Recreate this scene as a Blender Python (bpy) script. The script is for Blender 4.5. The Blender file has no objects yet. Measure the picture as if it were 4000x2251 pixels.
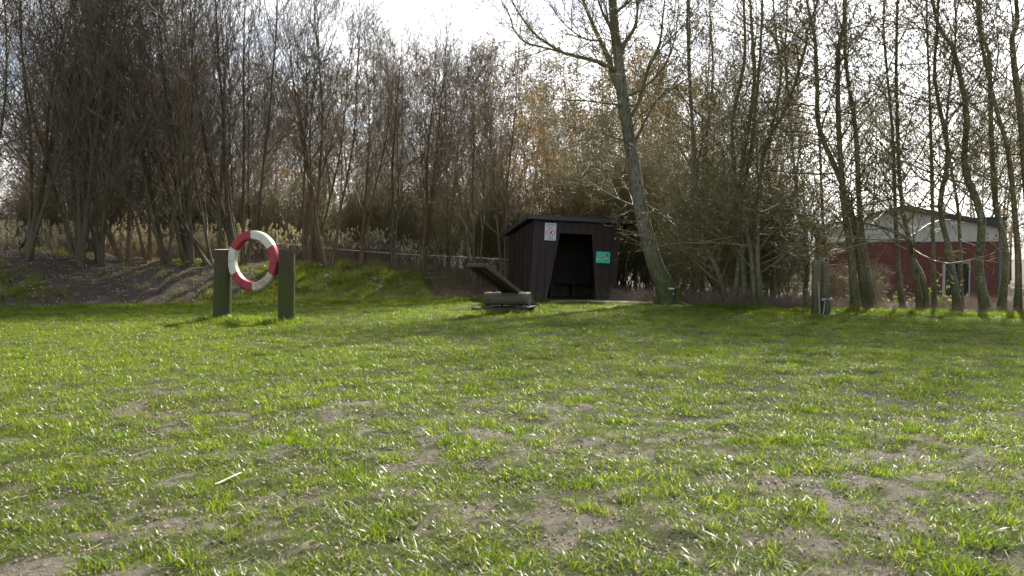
import bpy, bmesh, math, random
import numpy as np
from mathutils import Vector, Matrix

SC = bpy.context.scene
COL = SC.collection
R = math.radians

# ------------------------------------------------------------------ camera
EYE = 1.25
LENS = 28.0
F = LENS / 36.0 * 4000.0
PITCH = math.atan(125.5 / F)
cam_d = bpy.data.cameras.new('camera')
cam = bpy.data.objects.new('camera', cam_d)
COL.objects.link(cam)
cam.location = (0, 0, EYE)
cam.rotation_euler = (math.pi / 2 - PITCH, 0, 0)
cam_d.lens = LENS
cam_d.sensor_width = 36
cam_d.clip_start = 0.1
cam_d.clip_end = 2000
cam_d.dof.use_dof = True
cam_d.dof.focus_distance = 17.5
cam_d.dof.aperture_fstop = 4.5
SC.camera = cam

# ------------------------------------------------------------------ sun, sky, exposure
SUN_AZ, SUN_EL = R(27), R(43)
w = bpy.data.worlds.new('World')
SC.world = w
w.use_nodes = True
nt = w.node_tree
nt.nodes.clear()
out = nt.nodes.new('ShaderNodeOutputWorld')
bg = nt.nodes.new('ShaderNodeBackground')
bg.inputs['Strength'].default_value = 0.13
sky = nt.nodes.new('ShaderNodeTexSky')
sky.sky_type = 'NISHITA'
sky.sun_disc = False
sky.sun_elevation = SUN_EL
sky.sun_rotation = SUN_AZ
sky.air_density = 1.0
sky.dust_density = 2.5
tc = nt.nodes.new('ShaderNodeTexCoord')
mp = nt.nodes.new('ShaderNodeMapping')
mp.inputs['Scale'].default_value = (1.0, 1.0, 2.6)
nz = nt.nodes.new('ShaderNodeTexNoise')
nz.inputs['Scale'].default_value = 3.2
nz.inputs['Detail'].default_value = 7
nz.inputs['Roughness'].default_value = 0.55
rp = nt.nodes.new('ShaderNodeMapRange')
rp.inputs['From Min'].default_value = 0.40
rp.inputs['From Max'].default_value = 0.56
hs = nt.nodes.new('ShaderNodeHueSaturation')          # cloud: the sky's own light, scattered white
hs.inputs['Saturation'].default_value = 0.14
hs.inputs['Value'].default_value = 1.35
mx = nt.nodes.new('ShaderNodeMix')
mx.data_type = 'RGBA'
L = nt.links.new
L(tc.outputs['Generated'], mp.inputs['Vector'])
L(mp.outputs[0], nz.inputs['Vector'])
L(nz.outputs[0], rp.inputs['Value'])
L(sky.outputs[0], hs.inputs['Color'])
L(rp.outputs[0], mx.inputs[0])
L(sky.outputs[0], mx.inputs[6])
L(hs.outputs[0], mx.inputs[7])
L(mx.outputs[2], bg.inputs['Color'])
L(bg.outputs[0], out.inputs[0])

sd = bpy.data.lights.new('sun', 'SUN')
sd.energy = 5.0
sd.angle = R(1.5)
sd.color = (1.0, 0.95, 0.86)
sun = bpy.data.objects.new('sun', sd)
COL.objects.link(sun)
sv = Vector((math.sin(SUN_AZ) * math.cos(SUN_EL), math.cos(SUN_AZ) * math.cos(SUN_EL), math.sin(SUN_EL)))
sun.rotation_euler = sv.to_track_quat('Z', 'Y').to_euler()
sun.location = sv * 60
SC.view_settings.view_transform = 'Standard'
SC.view_settings.look = 'None'
SC.view_settings.exposure = 1.1
SC.view_settings.gamma = 1
SC.view_settings.use_curve_mapping = False
SC.render.engine = 'CYCLES'
SC.cycles.max_bounces = 5
SC.cycles.diffuse_bounces = 3
SC.cycles.glossy_bounces = 2
SC.cycles.transmission_bounces = 3


# ------------------------------------------------------------------ small helpers
def at(px, py, Y):
    """the point at forward distance Y seen at pixel (px, py) of the 4000 px wide photograph"""
    dx = (px - 2000.0) / F
    dy = (1125.5 - py) / F
    d = Vector((dx, math.cos(PITCH) + dy * math.sin(PITCH), -math.sin(PITCH) + dy * math.cos(PITCH)))
    return Vector((0, 0, EYE)) + d * (Y / d.y)


def tag(o, label=None, cat=None, group=None, kind=None):
    if label: o['label'] = label
    if cat: o['category'] = cat
    if group: o['group'] = group
    if kind: o['kind'] = kind
    return o


def link(name, data, parent=None, loc=None):
    o = bpy.data.objects.new(name, data)
    COL.objects.link(o)
    if parent is not None: o.parent = parent
    if loc is not None: o.location = loc
    return o


def empty(name, loc=(0, 0, 0), rz=0.0):
    o = link(name, None, None, loc)
    o.rotation_euler = (0, 0, rz)
    o.empty_display_size = 0.2
    return o


def obj(name, bm, mat, parent=None, smooth=False, bevel=0.0):
    if bevel > 0:
        bmesh.ops.bevel(bm, geom=[e for e in bm.edges], offset=bevel, segments=1, affect='EDGES', clamp_overlap=True)
    me = bpy.data.meshes.new(name)
    bm.to_mesh(me)
    bm.free()
    if mat: me.materials.append(mat)
    if smooth:
        me.polygons.foreach_set('use_smooth', [True] * len(me.polygons))
    return link(name, me, parent)


def box(bm, c, s, rot=None):
    """box with centre c and full size s"""
    m = Matrix.Translation(c) @ (rot.to_4x4() if rot else Matrix.Identity(4)) @ Matrix.Diagonal((s[0], s[1], s[2], 1))
    return bmesh.ops.create_cube(bm, size=1, matrix=m)['verts']


def prism(bm, pts, y0, y1):
    """polygon in x,z (list) extruded from y0 to y1"""
    a = [bm.verts.new((x, y0, z)) for x, z in pts]
    b = [bm.verts.new((x, y1, z)) for x, z in pts]
    n = len(pts)
    f = [bm.faces.new(a), bm.faces.new(b[::-1])]
    for i in range(n):
        f.append(bm.faces.new((a[i], b[i], b[(i + 1) % n], a[(i + 1) % n])))
    bmesh.ops.recalc_face_normals(bm, faces=f)


def mesh_np(name, V, Fq, mat, smooth=True, attrs=None):
    """mesh from an (n,3) vertex array and an (m,k) face index array"""
    me = bpy.data.meshes.new(name)
    V = np.ascontiguousarray(V, dtype=np.float32)
    m, k = Fq.shape
    me.vertices.add(len(V))
    me.vertices.foreach_set('co', V.ravel())
    me.loops.add(m * k)
    me.loops.foreach_set('vertex_index', np.ascontiguousarray(Fq, dtype=np.int32).ravel())
    me.polygons.add(m)
    me.polygons.foreach_set('loop_start', np.arange(0, m * k, k, dtype=np.int32))
    me.polygons.foreach_set('loop_total', np.full(m, k, dtype=np.int32))
    if smooth: me.polygons.foreach_set('use_smooth', np.ones(m, dtype=bool))
    for nm, arr in (attrs or {}).items():
        a = me.attributes.new(nm, 'FLOAT', 'POINT')
        a.data.foreach_set('value', np.ascontiguousarray(arr, dtype=np.float32))
    me.update(calc_edges=True)
    if mat: me.materials.append(mat)
    return me


def smooth(a, b, x):
    t = np.clip((x - a) / (b - a), 0, 1)
    return t * t * (3 - 2 * t)


def _hash(ix, iy, seed):
    h = (ix.astype(np.int64) * 374761393 + iy.astype(np.int64) * 668265263 + seed * 1442695041) & 0xffffffff
    h = ((h ^ (h >> 13)) * 1274126177) & 0xffffffff
    return ((h ^ (h >> 16)) & 0xffffff) / float(0xffffff)


def vnoise(x, y, seed=0):
    x = np.asarray(x, dtype=np.float64); y = np.asarray(y, dtype=np.float64)
    ix = np.floor(x); iy = np.floor(y)
    fx = x - ix; fy = y - iy
    fx = fx * fx * (3 - 2 * fx); fy = fy * fy * (3 - 2 * fy)
    a = _hash(ix, iy, seed); b = _hash(ix + 1, iy, seed); c = _hash(ix, iy + 1, seed); d = _hash(ix + 1, iy + 1, seed)
    return (a * (1 - fx) + b * fx) * (1 - fy) + (c * (1 - fx) + d * fx) * fy


def fbm(x, y, seed=0, octv=4):
    s = 0; amp = 0.5; t = 0
    for i in range(octv):
        s = s + amp * vnoise(x * 2 ** i + 17.3 * i, y * 2 ** i - 9.1 * i, seed + i); t += amp; amp *= 0.5
    return s / t


# ------------------------------------------------------------------ materials
def nodes_of(name):
    m = bpy.data.materials.new(name)
    m.use_nodes = True
    t = m.node_tree
    return m, t, t.nodes['Principled BSDF'], t.nodes['Material Output']


def noise(t, scale, detail=4, rough=0.6, stretch=None, coord='Object', rot=None):
    c = t.nodes.new('ShaderNodeTexCoord')
    m = t.nodes.new('ShaderNodeMapping')
    if stretch: m.inputs['Scale'].default_value = stretch
    if rot: m.inputs['Rotation'].default_value = rot
    n = t.nodes.new('ShaderNodeTexNoise')
    n.inputs['Scale'].default_value = scale
    n.inputs['Detail'].default_value = detail
    n.inputs['Roughness'].default_value = rough
    t.links.new(c.outputs[coord], m.inputs[0])
    t.links.new(m.outputs[0], n.inputs['Vector'])
    return n.outputs[0]


def ramp(t, fac, stops):
    r = t.nodes.new('ShaderNodeValToRGB')
    e = r.color_ramp.elements
    while len(e) < len(stops): e.new(0.5)
    for el, (p, c) in zip(e, stops):
        el.position = p
        el.color = (c, c, c, 1) if isinstance(c, (int, float)) else (*c, 1)
    t.links.new(fac, r.inputs[0])
    return r.outputs[0]


def mixc(t, fac, a, b, mode='MIX'):
    m = t.nodes.new('ShaderNodeMix')
    m.data_type = 'RGBA'
    m.blend_type = mode
    for s, v in ((0, fac), (6, a), (7, b)):
        if isinstance(v, (int, float)): m.inputs[s].default_value = v
        elif isinstance(v, tuple): m.inputs[s].default_value = (*v, 1)
        else: t.links.new(v, m.inputs[s])
    return m.outputs[2]


def math_n(t, op, a, b=None, clamp=False):
    m = t.nodes.new('ShaderNodeMath')
    m.operation = op
    m.use_clamp = clamp
    for s, v in ((0, a), (1, b)):
        if v is None: continue
        if isinstance(v, (int, float)): m.inputs[s].default_value = v
        else: t.links.new(v, m.inputs[s])
    return m.outputs[0]


def bump(t, bs, h, strength=0.5, dist=0.01):
    b = t.nodes.new('ShaderNodeBump')
    b.inputs['Strength'].default_value = strength
    b.inputs['Distance'].default_value = dist
    t.links.new(h, b.inputs['Height'])
    t.links.new(b.outputs[0], bs.inputs['Normal'])


def plain(name, c, rough=0.6, metal=0.0, var=0.15, scale=12):
    m, t, b, _ = nodes_of(name)
    n = noise(t, scale)
    col = ramp(t, n, [(0.25, tuple(v * (1 - var) for v in c)), (0.75, tuple(min(1, v * (1 + var)) for v in c))])
    t.links.new(col, b.inputs['Base Color'])
    b.inputs['Roughness'].default_value = rough
    b.inputs['Metallic'].default_value = metal
    return m


def height_z(t, z0, z1, coord='Object'):
    """1 below z0, 0 above z1, ragged edge"""
    c = t.nodes.new('ShaderNodeTexCoord')
    s = t.nodes.new('ShaderNodeSeparateXYZ')
    t.links.new(c.outputs[coord], s.inputs[0])
    n = noise(t, 5, 5, 0.65, (1, 1, 0.35))
    zz = math_n(t, 'ADD', s.outputs[2], math_n(t, 'MULTIPLY', math_n(t, 'SUBTRACT', n, 0.5), (z1 - z0) * 1.6))
    r = t.nodes.new('ShaderNodeMapRange')
    r.inputs['From Min'].default_value = z0
    r.inputs['From Max'].default_value = z1
    r.inputs['To Min'].default_value = 1
    r.inputs['To Max'].default_value = 0
    r.interpolation_type = 'SMOOTHSTEP'
    t.links.new(zz, r.inputs['Value'])
    return r.outputs[0]


def wood(name, c, dark=0.55, axis=2, moss=None, rough=0.75, scale=9, mosscol=(0.042, 0.068, 0.004), patch=None, pcol=None):
    """weathered wood, grain along an axis; moss=(z0,z1) greens the foot; patch = threshold of a second tone"""
    m, t, b, _ = nodes_of(name)
    st = [1, 1, 1]; st[axis] = 0.07
    n = noise(t, scale * 3, 6, 0.7, tuple(st))
    n2 = noise(t, 2.2, 4, 0.6)
    col = ramp(t, n, [(0.3, tuple(v * dark for v in c)), (0.55, c), (0.8, tuple(min(1, v * 1.35) for v in c))])
    col = mixc(t, ramp(t, n2, [(0.35, 0.0), (0.7, 0.55)]), col, tuple(v * 0.5 for v in c))
    if moss:
        n3 = noise(t, 14, 5, 0.7)
        f = math_n(t, 'MULTIPLY', height_z(t, *moss), ramp(t, n3, [(0.38, 0.2), (0.6, 1.0)]), True)
        col = mixc(t, f, col, mosscol)
    if patch is not None:
        n4 = noise(t, 3.6, 5, 0.7, (1, 1, 0.45) if axis == 2 else (0.45, 1, 1))
        col = mixc(t, ramp(t, n4, [(patch, 0.0), (patch + 0.08, 0.8)]), col, pcol)
    t.links.new(col, b.inputs['Base Color'])
    b.inputs['Roughness'].default_value = rough
    b.inputs['Specular IOR Level'].default_value = 0.25
    bump(t, b, n, 0.6, 0.006)
    return m


def bark(name, c, c2, sx=10, rough=0.75, spec=0.3, moss=None, lichen=None, stretch=(1, 1, 0.25), mosscol=(0.06, 0.075, 0.012)):
    m, t, b, _ = nodes_of(name)
    n = noise(t, sx, 5, 0.65, stretch)
    col = ramp(t, n, [(0.32, c2), (0.62, c)])
    if lichen:
        n2 = noise(t, 16, 3, 0.6, (1, 1, 2.2))
        col = mixc(t, ramp(t, n2, [(0.57, 0.0), (0.63, 0.8)]), col, lichen)
    if moss:
        n3 = noise(t, 7, 4)
        f = math_n(t, 'MULTIPLY', height_z(t, *moss), ramp(t, n3, [(0.3, 0.5), (0.55, 1.0)]), True)
        col = mixc(t, f, col, mosscol)
    t.links.new(col, b.inputs['Base Color'])
    b.inputs['Roughness'].default_value = rough
    b.inputs['Specular IOR Level'].default_value = spec
    bump(t, b, n, 0.7, 0.02)
    return m


def twig(name, c, c2, rough=0.5, spec=0.38):
    m, t, b, _ = nodes_of(name)
    n = noise(t, 1.4, 3)
    oi = t.nodes.new('ShaderNodeObjectInfo')
    f = math_n(t, 'ADD', math_n(t, 'MULTIPLY', n, 0.7), math_n(t, 'MULTIPLY', oi.outputs['Random'], 0.3))
    t.links.new(ramp(t, f, [(0.3, c), (0.7, c2)]), b.inputs['Base Color'])
    b.inputs['Roughness'].default_value = rough
    b.inputs['Specular IOR Level'].default_value = spec
    return m


def leafy(name, stops, gloss=0.12, trans=0.5, rough=0.3, attr='tint'):
    """thin leaf or blade: diffuse + light passing through + a shine"""
    m = bpy.data.materials.new(name)
    m.use_nodes = True
    t = m.node_tree
    t.nodes.clear()
    o = t.nodes.new('ShaderNodeOutputMaterial')
    a = t.nodes.new('ShaderNodeAttribute'); a.attribute_name = attr
    oi = t.nodes.new('ShaderNodeObjectInfo')
    f = math_n(t, 'ADD', math_n(t, 'MULTIPLY', a.outputs['Fac'], 0.75), math_n(t, 'MULTIPLY', oi.outputs['Random'], 0.25))
    col = ramp(t, f, stops)
    d = t.nodes.new('ShaderNodeBsdfDiffuse')
    tr = t.nodes.new('ShaderNodeBsdfTranslucent')
    g = t.nodes.new('ShaderNodeBsdfGlossy')
    g.inputs['Roughness'].default_value = rough
    g.inputs['Color'].default_value = (1, 1, 1, 1)
    t.links.new(col, d.inputs[0])
    t.links.new(mixc(t, 1.0, col, (1.6, 1.7, 0.7), 'MULTIPLY'), tr.inputs[0])
    m1 = t.nodes.new('ShaderNodeMixShader'); m1.inputs[0].default_value = trans
    m2 = t.nodes.new('ShaderNodeMixShader'); m2.inputs[0].default_value = gloss
    t.links.new(d.outputs[0], m1.inputs[1]); t.links.new(tr.outputs[0], m1.inputs[2])
    t.links.new(m1.outputs[0], m2.inputs[1]); t.links.new(g.outputs[0], m2.inputs[2])
    t.links.new(m2.outputs[0], o.inputs[0])
    return m


def ground_mat(name, soil_a, soil_b, green_a, green_b, straw=None):
    m, t, b, _ = nodes_of(name)
    a = t.nodes.new('ShaderNodeAttribute'); a.attribute_name = 'cover'
    n1 = noise(t, 1.7, 6, 0.65)
    n2 = noise(t, 26, 6, 0.72)
    n3 = noise(t, 140, 3, 0.7)
    soil = mixc(t, ramp(t, n1, [(0.35, 0.0), (0.65, 1.0)]), soil_a, soil_b)
    soil = mixc(t, ramp(t, n2, [(0.35, 0.0), (0.7, 0.75)]), soil, tuple(v * 0.45 for v in soil_a))
    soil = mixc(t, ramp(t, n3, [(0.62, 0.0), (0.72, 0.5)]), soil, tuple(min(1, v * 1.9) for v in soil_b))
    green = mixc(t, ramp(t, n2, [(0.3, 0.0), (0.65, 1.0)]), green_a, green_b)
    f = math_n(t, 'ADD', a.outputs['Fac'], math_n(t, 'MULTIPLY', math_n(t, 'SUBTRACT', n2, 0.5), 0.9))
    fr = t.nodes.new('ShaderNodeMapRange')
    fr.inputs['From Min'].default_value = 0.38
    fr.inputs['From Max'].default_value = 0.72
    t.links.new(f, fr.inputs['Value'])
    col = mixc(t, fr.outputs[0], soil, green)
    a2 = t.nodes.new('ShaderNodeAttribute'); a2.attribute_name = 'floor'
    litter = ramp(t, n2, [(0.3, (0.035, 0.026, 0.016)), (0.6, (0.10, 0.07, 0.042))])
    t.links.new(mixc(t, a2.outputs['Fac'], col, litter), b.inputs['Base Color'])
    b.inputs['Roughness'].default_value = 0.9
    b.inputs['Specular IOR Level'].default_value = 0.2
    h = math_n(t, 'ADD', n2, math_n(t, 'MULTIPLY', n3, 0.4))
    bump(t, b, h, 1.0, 0.035)
    return m


M = {}
M['ground'] = ground_mat('trodden_soil_and_moss', (0.125, 0.105, 0.08), (0.20, 0.175, 0.14), (0.038, 0.042, 0.013), (0.055, 0.065, 0.016))
M['bank'] = ground_mat('dark_bank_soil', (0.085, 0.068, 0.054), (0.13, 0.098, 0.072), (0.07, 0.075, 0.012), (0.12, 0.13, 0.02))
M['blade'] = leafy('grass_blade', [(0.0, (0.035, 0.08, 0.003)), (0.35, (0.095, 0.15, 0.004)), (0.8, (0.18, 0.21, 0.007)), (0.93, (0.22, 0.17, 0.06)), (1.0, (0.32, 0.27, 0.16))], gloss=0.028, trans=0.6, rough=0.3)
M['bank_blade'] = leafy('mossy_grass_blade', [(0.0, (0.06, 0.10, 0.004)), (0.35, (0.15, 0.19, 0.006)), (0.8, (0.26, 0.27, 0.012)), (0.93, (0.26, 0.20, 0.07)), (1.0, (0.36, 0.30, 0.18))], gloss=0.04, trans=0.55, rough=0.35)
M['straw'] = leafy('dry_stalk', [(0.0, (0.13, 0.085, 0.06)), (0.5, (0.21, 0.145, 0.105)), (1.0, (0.32, 0.245, 0.17))], gloss=0.06, trans=0.3, rough=0.4)
M['plume'] = leafy('reed_plume', [(0.0, (0.30, 0.22, 0.12)), (1.0, (0.52, 0.42, 0.27))], gloss=0.02, trans=0.5, rough=0.5)
M['dead_leaf'] = leafy('dead_leaf', [(0.0, (0.11, 0.055, 0.02)), (0.5, (0.2, 0.10, 0.03)), (1.0, (0.30, 0.17, 0.05))], gloss=0.04, trans=0.45, rough=0.4)
M['catkin'] = leafy('catkin', [(0.0, (0.06, 0.045, 0.02)), (0.5, (0.13, 0.10, 0.035)), (1.0, (0.21, 0.17, 0.055))], gloss=0.03, trans=0.35, rough=0.5)
M['fresh_leaf'] = leafy('fresh_leaf', [(0.0, (0.06, 0.11, 0.015)), (1.0, (0.22, 0.24, 0.04))], gloss=0.08, trans=0.5)
M['willow_bark'] = bark('willow_bark', (0.11, 0.088, 0.05), (0.05, 0.042, 0.025), 9)
M['red_bark'] = bark('reddish_bark', (0.15, 0.095, 0.052), (0.08, 0.055, 0.032), 7)
M['alder_bark'] = bark('alder_bark', (0.15, 0.135, 0.065), (0.065, 0.058, 0.03), 12, lichen=(0.34, 0.35, 0.22), moss=(0.1, 1.0), mosscol=(0.055, 0.06, 0.018))
M['poplar_bark'] = bark('poplar_bark', (0.24, 0.23, 0.17), (0.045, 0.042, 0.03), 17, stretch=(1.3, 1.3, 0.42), moss=(0.5, 1.5))
M['limb_bark'] = bark('green_limb_bark', (0.20, 0.195, 0.10), (0.085, 0.08, 0.04), 14)
M['moss'] = plain('moss', (0.075, 0.085, 0.012), 0.9, var=0.4, scale=30)
M['willow_twig'] = twig('willow_twig', (0.105, 0.082, 0.05), (0.175, 0.13, 0.082))
M['grey_twig'] = twig('grey_twig', (0.15, 0.12, 0.07), (0.23, 0.185, 0.11))
M['olive_twig'] = twig('olive_twig', (0.135, 0.12, 0.05), (0.21, 0.18, 0.08))
M['dark_wood'] = wood('brown_stained_boards', (0.048, 0.034, 0.030), 0.6, 2, moss=(0.02, 0.5), rough=0.55, mosscol=(0.045, 0.06, 0.018))
M['dark_beam'] = wood('dark_stained_beam', (0.045, 0.033, 0.028), 0.6, 0, rough=0.6)
M['roof_felt'] = plain('roof_felt', (0.045, 0.05, 0.052), 0.6, scale=40)
M['post_wood'] = wood('mossy_post_wood', (0.08, 0.064, 0.036), 0.45, 2, moss=(0.5, 1.2), patch=0.53, pcol=(0.05, 0.045, 0.03))
M['end_grain'] = plain('end_grain', (0.25, 0.23, 0.20), 0.8, scale=25)
M['log_wood'] = wood('grey_log_wood', (0.115, 0.10, 0.072), 0.5, 0, patch=0.6, pcol=(0.07, 0.075, 0.025))
M['seesaw_wood'] = wood('old_plank_wood', (0.075, 0.06, 0.042), 0.6, 0, rough=0.6)
M['grey_post'] = wood('grey_play_post', (0.15, 0.13, 0.08), 0.55, 2, moss=(0.15, 1.05), mosscol=(0.045, 0.06, 0.01))
M['metal'] = plain('galvanised_metal', (0.62, 0.63, 0.62), 0.3, 0.9, 0.1)
M['green_metal'] = plain('dark_green_metal', (0.012, 0.035, 0.032), 0.45, 0.0, 0.2)
M['tape'] = plain('pale_tape', (0.72, 0.70, 0.62), 0.35)
M['mortar'] = plain('mortar', (0.20, 0.12, 0.10), 0.9)
M['brick'] = None
M['board'] = plain('pale_gable_board', (0.40, 0.40, 0.35), 0.7, var=0.1, scale=3)
M['slate'] = plain('anthracite_trim', (0.04, 0.04, 0.043), 0.8)
M['annex'] = plain('grey_panel', (0.09, 0.10, 0.12), 0.7)
M['frame'] = plain('white_window_frame', (0.36, 0.36, 0.31), 0.5, var=0.05)
M['slab'] = plain('concrete_slab', (0.42, 0.40, 0.36), 0.85, var=0.25)
M['white'] = plain('white_sign_plate', (0.74, 0.74, 0.78), 0.45, var=0.04)
M['black'] = plain('black_print', (0.015, 0.015, 0.018), 0.6)
M['signred'] = plain('faded_red_print', (0.52, 0.12, 0.14), 0.6)
M['teal'] = None
M['orange'] = plain('orange_print', (0.60, 0.13, 0.03), 0.6)
M['tan'] = plain('tan_print', (0.55, 0.33, 0.12), 0.6)
M['pink'] = plain('pale_pink_print', (0.75, 0.60, 0.55), 0.6)
M['darkteal'] = plain('dark_teal_print', (0.02, 0.10, 0.12), 0.6)
M['stick'] = plain('bleached_stick', (0.42, 0.37, 0.29), 0.5, scale=30)

m, t, b, _ = nodes_of('red_brick'); M['brick'] = m
oi = t.nodes.new('ShaderNodeObjectInfo')
nb = noise(t, 3.2, 5, 0.7)
f = math_n(t, 'ADD', math_n(t, 'MULTIPLY', nb, 0.7), math_n(t, 'MULTIPLY', oi.outputs['Random'], 0.3))
t.links.new(ramp(t, f, [(0.3, (0.10, 0.036, 0.026)), (0.55, (0.155, 0.052, 0.038)), (0.8, (0.21, 0.08, 0.058))]), b.inputs['Base Color'])
b.inputs['Roughness'].default_value = 0.85

m, t, b, _ = nodes_of('teal_print'); M['teal'] = m
n = noise(t, 16, 5, 0.7, (1, 1, 2))
t.links.new(ramp(t, n, [(0.35, (0.02, 0.42, 0.30)), (0.55, (0.07, 0.60, 0.45)), (0.75, (0.25, 0.72, 0.58))]), b.inputs['Base Color'])
b.inputs['Roughness'].default_value = 0.5

m, t, b, _ = nodes_of('window_glass'); M['glass'] = m
b.inputs['Base Color'].default_value = (0.015, 0.018, 0.02, 1)
b.inputs['Roughness'].default_value = 0.04


def ring_mat(name, c, dirt, amount):
    m, t, b, _ = nodes_of(name)
    n = noise(t, 7, 7, 0.75)
    n2 = noise(t, 38, 4, 0.7)
    col = mixc(t, ramp(t, n, [(amount, 0.0), (amount + 0.18, 0.8)]), c, dirt)
    col = mixc(t, ramp(t, n2, [(0.64, 0.0), (0.72, 0.6)]), col, tuple(v * 0.35 for v in dirt))
    t.links.new(col, b.inputs['Base Color'])
    b.inputs['Roughness'].default_value = 0.45
    bump(t, b, n2, 0.15, 0.004)
    return m


M['ring_red'] = ring_mat('worn_red_paint', (0.30, 0.016, 0.03), (0.22, 0.04, 0.04), 0.60)
M['ring_white'] = ring_mat('dirty_white_paint', (0.56, 0.54, 0.46), (0.36, 0.30, 0.20), 0.54)
M['ring_dirty'] = ring_mat('brown_dirty_white_paint', (0.50, 0.44, 0.33), (0.22, 0.15, 0.09), 0.42)


# ------------------------------------------------------------------ terrain
def yfront(x):
    """front foot of the earth bank"""
    return 22.9 + (x + 0.7) * 0.44


BX = [-22, -15, -11.6, -10, -8.6, -7, -5, -3.6, -2.6, -1.6, -0.6, 0.6]
BZ = [1.5, 1.45, 1.32, 1.17, 1.13, 1.02, 1.02, 0.90, 0.84, 0.66, 0.38, 0.0]


def bank_h(x, y):
    x = np.asarray(x, float); y = np.asarray(y, float)
    d = (y - yfront(x)) * 0.915 + (fbm(x * 0.5, y * 0.5, 5) - 0.5) * 0.7
    H = np.interp(x, BX, BZ)
    h = H * smooth(0, 2.5, d) * (1 - 0.62 * smooth(3.1, 5.0, d))
    # worn chute down the bank near its right end
    xc = -2.75 + (yfront(x) + 2.5 - y) * 0.32
    h = h - 0.16 * np.exp(-((x - xc) / 0.22) ** 2) * smooth(0.2, 0.8, d) * smooth(4, 2.5, d)
    lump = (fbm(x * 1.6, y * 1.6, 9) - 0.5) * 0.26 + (fbm(x * 5, y * 5, 12) - 0.5) * 0.15 + (fbm(x * 18, y * 18, 15, 2) - 0.5) * 0.03
    return h + lump * smooth(0.05, 0.9, d) * smooth(0, 0.25, H) - 0.04


def ground_h(x, y):
    x = np.asarray(x, float); y = np.asarray(y, float)
    z = (fbm(x * 0.45, y * 0.45, 1) - 0.5) * 0.05 + (fbm(x * 2.2, y * 2.2, 2) - 0.5) * 0.075 + (fbm(x * 7, y * 7, 3, 3) - 0.5) * 0.05
    z = z * smooth(60, 30, y)
    back = 0.4 * smooth(0.5, -4, x) * smooth(23.5, 26.0, y - 0.25 * x)
    drop = -0.75 * smooth(3.0, 7.5, x) * smooth(20.5, 29, y)
    # a shallow worn hole in the lawn on the right
    hole = -0.05 * np.exp(-(((x - 3.2) / 0.35) ** 2 + ((y - 8.35) / 0.12) ** 2)) - 0.045 * np.exp(-(((x - 3.95) / 0.22) ** 2 + ((y - 8.45) / 0.10) ** 2))
    far = -0.3 * smooth(40, 90, y) * 0
    return z + back + drop + hole + far


def cover(x, y):
    """how much grass stands here, 0..1"""
    x = np.asarray(x, float); y = np.asarray(y, float)
    n = fbm(x * 1.3 + 3, y * 1.6 + 7, 21, 5)
    n2 = fbm(x * 5.3, y * 5.8, 31, 3)
    n3 = fbm(x * 12.0, y * 12.5, 35, 2)
    th = 0.437 * smooth(15.0, 4.5, y)
    c = smooth(th - 0.10, th + 0.12, n * 0.28 + n2 * 0.40 + n3 * 0.32)
    def spot(cx, cy, rx, ry):
        return np.exp(-(((x - cx) / rx) ** 2 + ((y - cy) / ry) ** 2) ** 1.5)
    for s in ((-4.05, 14.75, 0.75, 0.22), (0.55, 17.55, 0.33, 0.18), (3.2, 8.35, 0.42, 0.12), (3.95, 8.42, 0.25, 0.10), (1.9, 9.0, 0.5, 0.1)):
        c = c * (1 - 0.97 * spot(*s))
    return c


def grass_edge(x):
    """where the lawn stops and brush begins (y)"""
    x = np.asarray(x, float)
    return np.where(x > 2.9, np.interp(x, [2.9, 4.8, 7, 10.6, 16], [21.8, 19.3, 18.2, 16.4, 15]), np.interp(x, [-20, 0.6, 2.9], [40, 24, 21.8]))


def axis(lo, hi, step, far):
    a = list(np.arange(lo, hi + 1e-6, step))
    s = step; v = hi
    while v < far:
        s *= 1.28; v += s; a.append(v)
    s = step; v = lo
    while v > -far:
        s *= 1.28; v -= s; a.insert(0, v)
    return np.array(a)


def sheet(name, xs, ys, hf, cf, mat, ff=None):
    X, Y = np.meshgrid(xs, ys)
    Z = hf(X, Y)
    C = cf(X, Y)
    V = np.stack([X, Y, Z], -1).reshape(-1, 3)
    nx, ny = len(xs), len(ys)
    i = np.arange(nx - 1)[None, :] + nx * np.arange(ny - 1)[:, None]
    Fq = np.stack([i, i + 1, i + 1 + nx, i + nx], -1).reshape(-1, 4)
    return link(name, mesh_np(name, V, Fq, mat, True, {'cover': C.ravel(), **({'floor': ff(X, Y).ravel()} if ff else {})}))


def ground_cov(x, y):
    c = cover(x, y)
    e = grass_edge(x)
    return c * smooth(e + 0.5, e - 0.1, y) + 0.15 * smooth(e - 0.1, e + 0.5, y) + smooth(24, 27, y) * smooth(3, 6, x) * 0.8


def floor_cov(x, y):
    """woodland floor: dead leaves behind the lawn and the bank, except the meadow seen beside the play posts"""
    e = np.minimum(grass_edge(x) + 0.1, np.where(x < 0.4, yfront(x) + 1.5, 99))
    f = smooth(e, e + 0.6, y + (fbm(x * 1.5, y * 1.5, 61) - 0.5) * 1.2)
    u = x / np.maximum(y, 1)
    mead = smooth(24.5, 26, y) * smooth(44, 40, y) * smooth(0.31, 0.335, u) * smooth(0.42, 0.39, u)
    return f * (1 - mead)


g = sheet('ground', axis(-14, 14, 0.075, 420), axis(1.5, 24, 0.075, 420), ground_h, ground_cov, M['ground'], floor_cov)
tag(g, kind='structure')


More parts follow.
